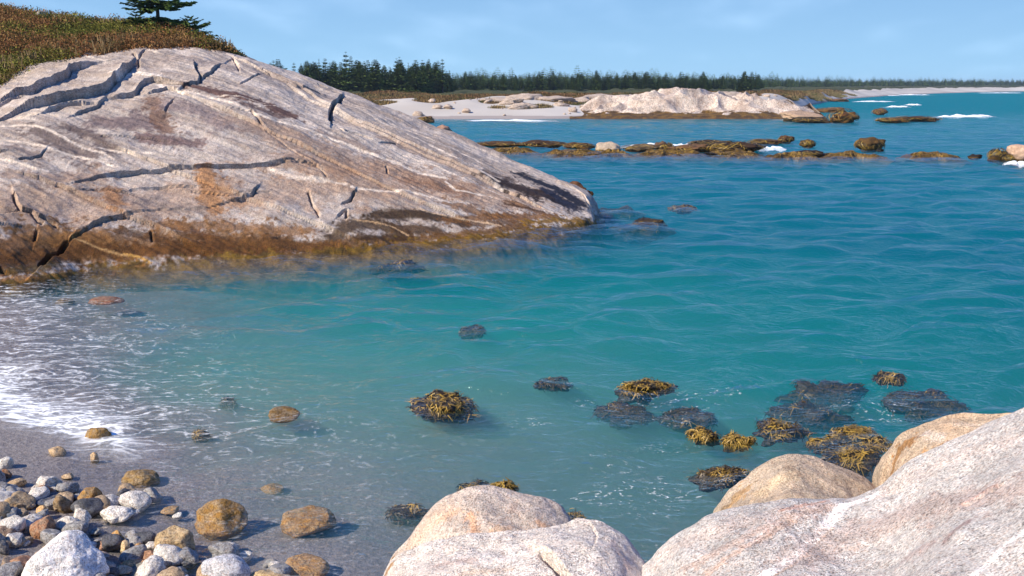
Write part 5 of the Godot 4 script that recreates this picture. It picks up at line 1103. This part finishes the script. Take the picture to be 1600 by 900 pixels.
# ------------------------------------------------------------------ the scene
func _ready() -> void:
	var cam := Camera3D.new(); cam.name = "camera"; add_child(cam)
	cam.position = Vector3(0, 4, 0); cam.rotation.x = deg_to_rad(-11.5); cam.fov = rad_to_deg(2.0 * atan(450.0 / 1570.0)); cam.near = 0.1; cam.far = 9000
	var env := Environment.new(); env.background_mode = Environment.BG_SKY
	var sm := ProceduralSkyMaterial.new()
	sm.sky_top_color = Color8(40, 100, 190); sm.sky_horizon_color = Color8(160, 206, 240); sm.sky_curve = 0.15; sm.sky_energy_multiplier = 0.94
	sm.ground_horizon_color = Color8(120, 160, 180); sm.ground_bottom_color = Color8(40, 80, 95)
	sm.sky_cover = sky_cover(); sm.sky_cover_modulate = Color(0.75, 0.8, 0.85, 0.28)
	env.sky = Sky.new(); env.sky.sky_material = sm
	env.tonemap_mode = Environment.TONE_MAPPER_LINEAR; env.tonemap_exposure = 1.32
	env.volumetric_fog_enabled = true; env.volumetric_fog_density = 0.0
	env.fog_enabled = true; env.fog_density = 0.0002; env.fog_light_color = Color(0.80, 0.90, 1.0)
	env.sdfgi_enabled = true; env.ssao_enabled = true; env.ssil_enabled = true
	var we := WorldEnvironment.new(); we.name = "environment"; we.environment = env; add_child(we)
	var sun := DirectionalLight3D.new(); sun.name = "sun"; add_child(sun)
	sun.look_at_from_position(Vector3(-0.68, 0.62, 0.40) * 100.0, Vector3.ZERO)
	sun.light_energy = 1.6; sun.light_angular_distance = 0.5; sun.light_color = Color(1.0, 0.965, 0.90); sun.shadow_enabled = true
	rng.seed = 12345
	nz.seed = 4; nz.frequency = 1.0; nz.noise_type = FastNoiseLite.TYPE_SIMPLEX_SMOOTH; nz.fractal_type = FastNoiseLite.FRACTAL_NONE
	fb.seed = 9; fb.frequency = 1.0; fb.noise_type = FastNoiseLite.TYPE_SIMPLEX_SMOOTH; fb.fractal_octaves = 4
	textures()
	M.rock = rock_material(0.42, 3.0)
	M.near_rock = rock_material(0.72, 1.4, 0.8, Color(1.44, 1.435, 1.42))
	M.wet_rock = rock_material(0.8, 1.5, 0.5)
	M.far_rock = rock_material(0.08, 8.0)
	M.weed = vc_material(0.45, 0.4)
	M.leaf = vc_material(0.8, 0.25)
	M.leaf.backlight_enabled = true; M.leaf.backlight = Color(0.8, 0.8, 0.8)
	M.bark = vc_material(0.95, 0.2)
	print("textures ", Time.get_ticks_msec())
	wave_spectrum()
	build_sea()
	surf_haze()
	build_bed()
	print("sea ", Time.get_ticks_msec())
	build_far_shore()
	print("far ", Time.get_ticks_msec())
	build_headland()
	print("headland ", Time.get_ticks_msec())
	build_near_rocks()
	print("near ", Time.get_ticks_msec())
	build_sea_rocks()
	build_stones()
	build_heath()
	print("heath ", Time.get_ticks_msec())
	build_trees()
	build_foam()
	print("done ", Time.get_ticks_msec())

func build_headland() -> void:
	var g := Vector3(0.92, -0.27, 0.28).normalized()
	var h := base("granite_headland", Vector3.ZERO)
	tag(h, "broad sloping pale granite headland with white veins and a brown tidal foot", "headland")
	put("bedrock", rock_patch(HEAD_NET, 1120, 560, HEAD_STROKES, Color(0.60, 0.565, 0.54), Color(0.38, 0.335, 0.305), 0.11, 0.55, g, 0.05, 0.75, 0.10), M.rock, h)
	for q in HEAD_BLOCKS:
		var b := put("slab", stone_mesh(q[2], q[1], 4, 8, 18.0, Color(0.52, 0.47, 0.43), Color(0.38, 0.33, 0.29), 0.05), M.rock, h)
		b.position = q[0]; b.rotation.z = -0.12
	for q in HEATH_ROCKS:
		var b := put("heath_rock", stone_mesh(q[2], q[1], 3, 9, 14.0, Color(0.58, 0.55, 0.52), Color(0.45, 0.41, 0.38), 0.05), M.rock)
		b.position = q[0]
		tag(b, q[3], "rock")

func build_near_rocks() -> void:
	var s := base("granite_slab", Vector3.ZERO)
	tag(s, "large speckled grey granite slab with white and orange veins in the near right corner", "rock")
	put("bedrock", rock_patch(SLAB_NET, 420, 270, SLAB_STROKES, Color(0.49, 0.475, 0.46), Color(0.39, 0.375, 0.365), 0.035, 1.6, Vector3(0.6, 0.2, -0.75).normalized(), 0.012), M.near_rock, s)
	for b in [[BLDA_NET, BLDA_STROKES, "rounded tan boulder at the water behind the white one at the bottom", Color(0.48, 0.425, 0.375), Color(0.42, 0.36, 0.31)],
			[BLDB_NET, BLDB_STROKES, "whitish granite boulder with a dark cleft at the bottom centre", Color(0.56, 0.53, 0.50), Color(0.50, 0.46, 0.425)],
			[BLDC_NET, BLDC_STROKES, "speckled tan boulder between the near slab and the water", Color(0.45, 0.38, 0.30), Color(0.36, 0.29, 0.22)],
			[BLDD_NET, BLDD_STROKES, "orange stained tan boulder beyond the near slab at the right edge", Color(0.46, 0.38, 0.29), Color(0.38, 0.28, 0.19)]]:
		var o := put("boulder", rock_patch(b[0], 240, 170, b[1], b[3], b[4], 0.05, 1.5, Vector3(0.7, 0.1, 0.7).normalized(), 0.015, 0.5, 0.04), M.near_rock)
		tag(o, b[2], "boulder", "boulders in the foreground")

func at_far(p: Vector3) -> bool: return p.z < -45.0

func build_sea_rocks() -> void:
	var k := 0
	for r in SEA_ROCKS:
		k += 1
		var size: Vector3 = r[1]
		var c: Color = lin(r[2], 0.78)
		var bright: bool = r[2].get_luminance() > 0.6
		var dark := Color(0.035, 0.026, 0.014)
		if at_far(r[0]): size.y *= 0.78
		var half := Vector3(size.x, size.y * 0.75, size.z)
		var at: Vector3 = r[0]
		var cy := size.y - half.y * 0.94
		if String(r[3]).contains("peeping"): cy = size.y * 0.3
		var m := stone_mesh(500 + k * 13, half, 4 if size.x > 1.2 else 3, 9 if bright else 13, 9.0, c, c * 0.72, 0.09 if bright else 0.16, -cy + size.y * (0.16 if bright else 0.28), Color(0.11, 0.07, 0.02) if bright else c.lerp(Color(0.13, 0.08, 0.015), 0.6))
		var o := base("sea_rock", Vector3(at.x, cy, at.z), 0.0)
		put("rock", m, M.rock, o)
		tag(o, r[3], "rock", "rocks standing in the sea")
		if not bright and size.x > 0.5:
			tag(put("seaweed", frond_mesh(900 + k, half * 1.0, Vector3.ZERO, 160, 0.5), M.weed, o), "", "", "", "stuff")
	k = 0
	for r in WEED_ROCKS:
		k += 1
		var at: Vector3 = r[0]
		var hw: float = r[1] * (0.86 if float(r[3]) > 0.3 else 0.74)
		var dep: float = r[2]
		at.y -= 0.02 if float(r[3]) > 0.3 else 0.09
		var hh := clampf(hw * 0.42, 0.10, 0.30)
		var o := base("weed_rock", Vector3(at.x, at.y - hh, at.z - hw * 0.25), 0.0)
		var m := stone_mesh(3000 + k * 7, Vector3(hw, hh, hw * 0.72), 4, 9, 9.0, Color(0.05, 0.037, 0.022), Color(0.022, 0.018, 0.013), 0.26)
		put("rock", m, M.wet_rock, o)
		tag(put("seaweed", weed_mesh(m, 4000 + k, int(1300 + 1900 * hw), 0.05 + 0.09 * hw, 0.008, r[3], hh), M.weed, o), "", "", "", "stuff")
		tag(o, r[4], "rock", "rocks in the cove water")
	k = 0
	for r in REEF_MATS:
		k += 1
		var at: Vector3 = r[0]
		var o := base("weed_shoal", at)
		put("rock", mound_mesh(r[1], 1.6, 0.13, -0.12, k * 5.1, 18, 60, Color(0.20, 0.13, 0.03), Color(0.09, 0.06, 0.02)), M.wet_rock, o)
		tag(put("seaweed", mat_mesh(5000 + k, r[1], 1.6, 0.13, -0.12, k * 5.1, 1200, 0.35, 0.03, 0.8), M.weed, o), "", "", "", "stuff")
		tag(o, r[2], "seaweed", "golden weed lying round the offshore reef")
	k = 0
	var white := vc_material(0.9, 0.2)
	for r in BREAKERS:
		k += 1
		var at: Vector3 = r[0]
		var o := base("breaking_wave", at)
		tag(o, r[3], "wave", "far off breaking waves")
		put("foam", mound_mesh(r[1], r[1] * 0.10 + 0.5, r[2] * 0.22, -0.08, k * 9.3, 16, 70, Color(0.85, 0.87, 0.88), Color(0.72, 0.77, 0.80)), white, o)

func build_stones() -> void:
	var k := 0
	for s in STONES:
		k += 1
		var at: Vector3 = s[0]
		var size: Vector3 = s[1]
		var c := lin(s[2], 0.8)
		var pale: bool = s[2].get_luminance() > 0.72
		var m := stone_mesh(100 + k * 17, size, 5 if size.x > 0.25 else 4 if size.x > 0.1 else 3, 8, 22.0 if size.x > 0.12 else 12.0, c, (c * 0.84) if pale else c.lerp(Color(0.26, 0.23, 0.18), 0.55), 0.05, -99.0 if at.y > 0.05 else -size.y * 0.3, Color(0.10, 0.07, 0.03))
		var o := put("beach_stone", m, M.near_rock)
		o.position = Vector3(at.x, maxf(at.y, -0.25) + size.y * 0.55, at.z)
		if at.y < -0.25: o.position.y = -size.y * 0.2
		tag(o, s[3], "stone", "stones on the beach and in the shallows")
	# the cobbles and pebbles between them
	var kinds := [["small white cobble in the heap at the near corner of the beach", Color(0.62, 0.60, 0.56)], ["small grey cobble in the heap at the near corner of the beach", Color(0.30, 0.30, 0.30)],
		["small tan cobble in the heap at the near corner of the beach", Color(0.42, 0.32, 0.21)], ["small dark cobble in the heap at the near corner of the beach", Color(0.10, 0.105, 0.12)], ["small reddish cobble in the heap at the near corner of the beach", Color(0.34, 0.20, 0.13)]]
	var n := 0
	var protos := []
	for q in 12:
		var kd: Array = kinds[[1, 2, 0, 1, 0, 2, 1, 4, 3, 2, 1, 0][q]]
		protos.append([stone_mesh(7000 + q, Vector3(1, 0.62, 0.8), 3, 8, 18.0, kd[1], kd[1] * 0.7, 0.06), kd[0]])
	while n < 290:
		var x := rng.randf_range(-5.2, -1.3)
		var z := rng.randf_range(-9.5, -6.3)
		var d := shore_distance(x, z)
		var low := z > -8.5 and d > -1.2 and rng.randf() < 0.6
		if not low and d < -0.75 + 0.45 * nz.get_noise_2d(x, z) or z + 10.4 < (x + 5.6) * 0.2 or d > 2.3: continue
		if not low and rng.randf() > smoothstep(-0.9, 0.3, d) + 0.05: continue
		n += 1
		var r := 0.045 + 0.11 * pow(rng.randf(), 1.5)
		var pr: Array = protos[rng.randi() % 12]
		var o := put("beach_cobble", pr[0], M.near_rock)
		o.position = Vector3(x, sand_height(x, z) + r * (0.45 if d > 0.0 else 0.6), z)
		o.rotation = Vector3(rng.randf_range(-.4, .4), rng.randf() * TAU, rng.randf_range(-.4, .4)); o.scale = Vector3.ONE * r
		tag(o, pr[1], "stone", "small cobbles filling the heap")

func build_heath() -> void:
	var nu := 160
	var nv := 120
	var p := net_points(HEATH_NET, nu, nv)
	var col := PackedColorArray(); col.resize(nu * nv)
	for k in nu * nv:
		p[k].y += 0.14 * fb.get_noise_3dv(p[k] * 0.5) - 0.05
		col[k] = Color(0.09, 0.075, 0.035).lerp(Color(0.15, 0.10, 0.05), clampf(0.5 + fb.get_noise_3dv(p[k]), 0, 1))
	tag(put("heath_ground", grid_mesh(p, nu, nv, col), M.bark), "brown heath ground on top of the headland", "ground", "", "structure")
	var xs := [[], [], []]
	var cs := [PackedColorArray(), PackedColorArray(), PackedColorArray()]
	for k in 12000:
		var i := rng.randi_range(0, nu - 1)
		var j := int(pow(rng.randf(), 1.1) * (nv * 0.95))
		var q := p[j * nu + i] + Vector3(rng.randf_range(-.12, .12), -0.02, rng.randf_range(-.12, .12))
		var patch := fb.get_noise_3dv(q * 0.22) + 0.35 * nz.get_noise_3dv(q * 1.6)
		var edge := float(j) / nv
		var kind := 0
		if edge < 0.13 and rng.randf() < 0.14: kind = 2
		elif patch > -0.06: kind = 1
		elif rng.randf() < 0.03: kind = 2
		var b := 0.6 + 1.3 * pow(rng.randf(), 2.5)
		var c := Color(0.20, 0.23, 0.045).lerp(Color(0.38, 0.33, 0.07), rng.randf())
		if kind == 1: c = Color(0.44, 0.19, 0.08).lerp(Color(0.50, 0.31, 0.12), rng.randf())
		if kind == 2: c = Color(0.50, 0.36, 0.18).lerp(Color(0.34, 0.23, 0.11), rng.randf())
		if rng.randf() < 0.15: c = Color(0.06, 0.075, 0.022)
		xs[kind].append(spot(b, rng.randf() * TAU, q, rng.randf_range(0.7, 1.2))); cs[kind].append(c)
	scatter("green_heath", "low green huckleberry and heath bushes on the headland top", "shrubs", tuft_mesh(1, 150, 0.34, 0.32, 0.015, true), M.leaf, xs[0], cs[0])
	scatter("rust_heath", "low rust red autumn heath bushes on the headland top", "shrubs", tuft_mesh(2, 150, 0.30, 0.32, 0.014, true), M.leaf, xs[1], cs[1])
	scatter("dry_grass", "dry tan grass along the edge of the headland heath", "grass", tuft_mesh(3, 40, 0.30, 0.2, 0.010, false), M.leaf, xs[2], cs[2])

func build_far_shore() -> void:
	var nu := 500
	var nv := 260
	var p := net_points(FARL_NET, nu, nv)
	var col := PackedColorArray(); col.resize(nu * nv)
	var tufts := []
	var tc := PackedColorArray()
	for j in nv:
		var v := float(j) / (nv - 1) * 7.0
		for i in nu:
			var k := j * nu + i
			var q := p[k]
			var n1 := fb.get_noise_2d(q.x * 0.03, q.z * 0.03)
			var n2 := nz.get_noise_2d(q.x * 0.12, q.z * 0.12)
			if v > 1.3 and v < 6.0: p[k].y += (0.9 * n1 + 0.4 * n2) * smoothstep(1.2, 2.2, v)
			var sand := Color(0.58, 0.53, 0.475).lerp(Color(0.46, 0.41, 0.36), clampf(0.5 + n1, 0, 1))
			if v < 1.10 + 0.1 * n1: sand = Color(0.34, 0.29, 0.26)
			var grass := Color(0.46, 0.36, 0.16).lerp(Color(0.42, 0.24, 0.11), clampf(0.5 + 1.2 * n1 + 0.5 * n2, 0, 1))
			var wood := Color(0.06, 0.065, 0.03)
			var c := sand
			var gs := 1.95 + 0.9 * n1 + 0.7 * n2
			if q.z > -300.0:
				if v > gs: c = grass
				if v > 4.4: c = wood
				if v > gs and v < 4.3:
					tufts.append(spot(rng.randf_range(0.5, 1.2), rng.randf() * TAU, p[k] + Vector3(rng.randf_range(-.4, .4), -.05, rng.randf_range(-.4, .4)), rng.randf_range(0.6, 1.2)))
					tc.append(grass * rng.randf_range(0.75, 1.35) if rng.randf() < 0.75 else Color(0.20, 0.20, 0.07))
			elif v > 2.6: c = wood
			col[k] = c
	tag(put("far_shore", grid_mesh(p, nu, nv, col), M.bark), "pale sand beach and low dunes across the bay", "shore", "", "structure")
	scatter("dune_grass", "ochre dune grass behind the far beach", "grass", tuft_mesh(5, 50, 0.42, 0.8, 0.03, false), M.leaf, tufts, tc)
	for k in 70:
		var j := int(lerpf(1.12, 2.5, pow(rng.randf(), 1.3)) / 7.0 * (nv - 1))
		var i := int(lerpf(0.17, 0.50, rng.randf()) * (nu - 1))
		var q := p[j * nu + i]
		var w := 0.2 + 0.6 * pow(rng.randf(), 2.0)
		var b := put("shore_boulder", stone_mesh(8000 + k, Vector3(w, w * 0.55, w * 0.7), 2, 9, 9.0, Color(0.56, 0.50, 0.45), Color(0.42, 0.36, 0.31), 0.08), M.rock)
		b.position = q + Vector3(0, w * 0.2, 0); b.rotation.y = rng.randf() * TAU
		tag(b, "pale boulder strewn on the sand of the far beach", "boulder", "boulders strewn on the far beach")
	for k in 34:
		var j := int(lerpf(1.5, 2.6, rng.randf()) / 7.0 * (nv - 1))
		var i := int(lerpf(0.24, 0.46, rng.randf()) * (nu - 1))
		var w := 1.0 + 2.6 * pow(rng.randf(), 1.6)
		var b := put("shore_slab", stone_mesh(8200 + k, Vector3(w, 0.28 + 0.16 * w, w * 0.6), 3, 8, 12.0, Color(0.56, 0.51, 0.47), Color(0.36, 0.31, 0.27), 0.12), M.rock)
		b.position = p[j * nu + i] + Vector3(0, 0.05, 0); b.rotation.y = rng.randf_range(-0.4, 0.4)
		tag(b, "low pale slab of bedrock breaking through the far beach", "rock", "bedrock slabs along the far beach", "thing")
	var o := base("granite_outcrop", Vector3.ZERO)
	tag(o, "pale pink granite outcrop with a dark weedy foot on the far shore", "rock")
	var c := Color(0.60, 0.555, 0.52)
	var pts := net_points(OUTC_NET, 360, 160)
	var cc := PackedColorArray(); cc.resize(pts.size())
	for k in pts.size():
		var q := pts[k]
		var r := 1.3 * nz.get_noise_3dv(q * 0.10) + 0.6 - 1.2 * absf(nz.get_noise_3dv(q * Vector3(0.22, 0.4, 0.3) + Vector3(5, 5, 5))) + 0.16 * fb.get_noise_3dv(q * 0.8)
		if q.y > 0.1: pts[k].y += (r - 0.45) * minf(1.4, q.y * 0.8)
		var n1 := fb.get_noise_3dv(q * 0.35)
		var t := c.lerp(Color(0.42, 0.36, 0.32), clampf(0.4 + n1 * 1.6, 0, 1))
		if pts[k].y < 0.55 + 0.5 * n1: t = Color(0.09, 0.055, 0.025).lerp(Color(0.16, 0.10, 0.03), clampf(0.5 + 2 * nz.get_noise_3dv(q), 0, 1))
		cc[k] = t
	put("bedrock", grid_mesh(pts, 360, 160, cc), M.far_rock, o)

func build_trees() -> void:
	var crowns := []
	var trunk := trunk_mesh(1.0, 0.022)
	for k in 7:
		crowns.append(crown_mesh(60 + k, 1.0, [0.24, 0.28, 0.20, 0.33, 0.26, 0.36, 0.19][k], 24 + k % 3 * 2, 11, 4, [0.08, 0.05, 0.16, 0.04, 0.10, 0.03, 0.22][k], [0, 0, 0.18, 0, 0.1, 0, 0.25][k]))
	var tops := []
	for t in TREE_TOPS: tops.append(t)
	tops.sort_custom(func(a, b): return a.x / -a.z < b.x / -b.z)
	var k := 0
	for t in tops:
		k += 1
		var ground := 2.3
		var h: float = t.y - ground
		var o := base("spruce_tree", Vector3(t.x, ground, t.z), rng.randf() * TAU)
		put("trunk", trunk, M.bark, o).scale = Vector3(h, h * 0.97, h)
		put("crown", crowns[rng.randi() % 7], M.leaf, o).scale = Vector3(h, h, h)
		tag(o, "dark green spruce on the far shore, %s of the skyline spires counted from the headland" % ordinal(k), "tree", "spruces standing out of the far wood")
	for n in 290:
		var u := rng.randf()
		var D := lerpf(178, 300, pow(u, 0.8)) + rng.randf_range(-6, 18)
		var s := lerpf(-0.24, -0.06, rng.randf()) if u < 0.33 else lerpf(-0.10, 0.24, rng.randf())
		if s > -0.06 and D < 215: D += 40
		var h := rng.randf_range(3.6, 6.6) if s < -0.065 else 2.2 + 2.6 * pow(rng.randf(), 1.5)
		var o := base("wood_spruce", Vector3(s * D, 2.3, -D), rng.randf() * TAU)
		var cw := rng.randf_range(1.0, 1.5)
		put("trunk", trunk, M.bark, o).scale = Vector3(h, h * 0.97, h)
		put("crown", crowns[rng.randi() % 7], M.leaf, o).scale = Vector3(h * cw, h, h * cw)
		tag(o, "shorter spruce in the thick of the far wood", "tree", "spruces filling the far wood")
	var xf := []
	var cs := PackedColorArray()
	for n in 5200:
		var D := rng.randf_range(330, 1000)
		var s := rng.randf_range(-0.12, 0.62)
		var near := lerpf(330.0, 720.0, smoothstep(0.2, 0.46, s)) + (130.0 if s > 0.46 else 0.0)
		if D < near: D = near + rng.randf() * 120.0
		var h := (2.8 + 4.2 * pow(rng.randf(), 2.4)) * (1.0 if D < 700 else 1.1) * lerpf(1.0, 0.72, smoothstep(0.1, 0.3, s))
		xf.append(spot(h * rng.randf_range(1.0, 1.5), rng.randf() * TAU, Vector3(s * D, 2.6, -D), 0.85)); cs.append(Color(1, 1, 1) * rng.randf_range(0.8, 1.5))
	scatter("far_wood", "low spruce wood along the far side of the bay", "wood", crown_mesh(99, 1.0, 0.34, 13, 7, 2, 0.02), M.leaf, xf, cs)
	# the spruce on the headland
	var o := base("headland_spruce", Vector3(-13.3, 5.75, -39.0))
	tag(o, "wind clipped spruce standing on the headland heath", "tree")
	put("trunk", trunk_mesh(3.6, 0.085), M.bark, o)
	put("crown", crown_mesh(301, 3.7, 1.5, 15, 12, 22, 0.18, 0.3, 0.42), M.leaf, o)
	for q in [[Vector3(-12.0, 5.55, -38.6), 1.15, "low spreading spruce at the foot of the headland spruce toward the sea"], [Vector3(-13.9, 5.7, -38.4), 0.9, "low spreading spruce at the foot of the headland spruce on the landward side"]]:
		var b := base("spruce_bush", q[0])
		tag(b, q[2], "bush")
		put("crown", crown_mesh(310 + int(q[1] * 10), 0.95, q[1], 9, 14, 16, 0.02, 0.0, 0.45), M.leaf, b)
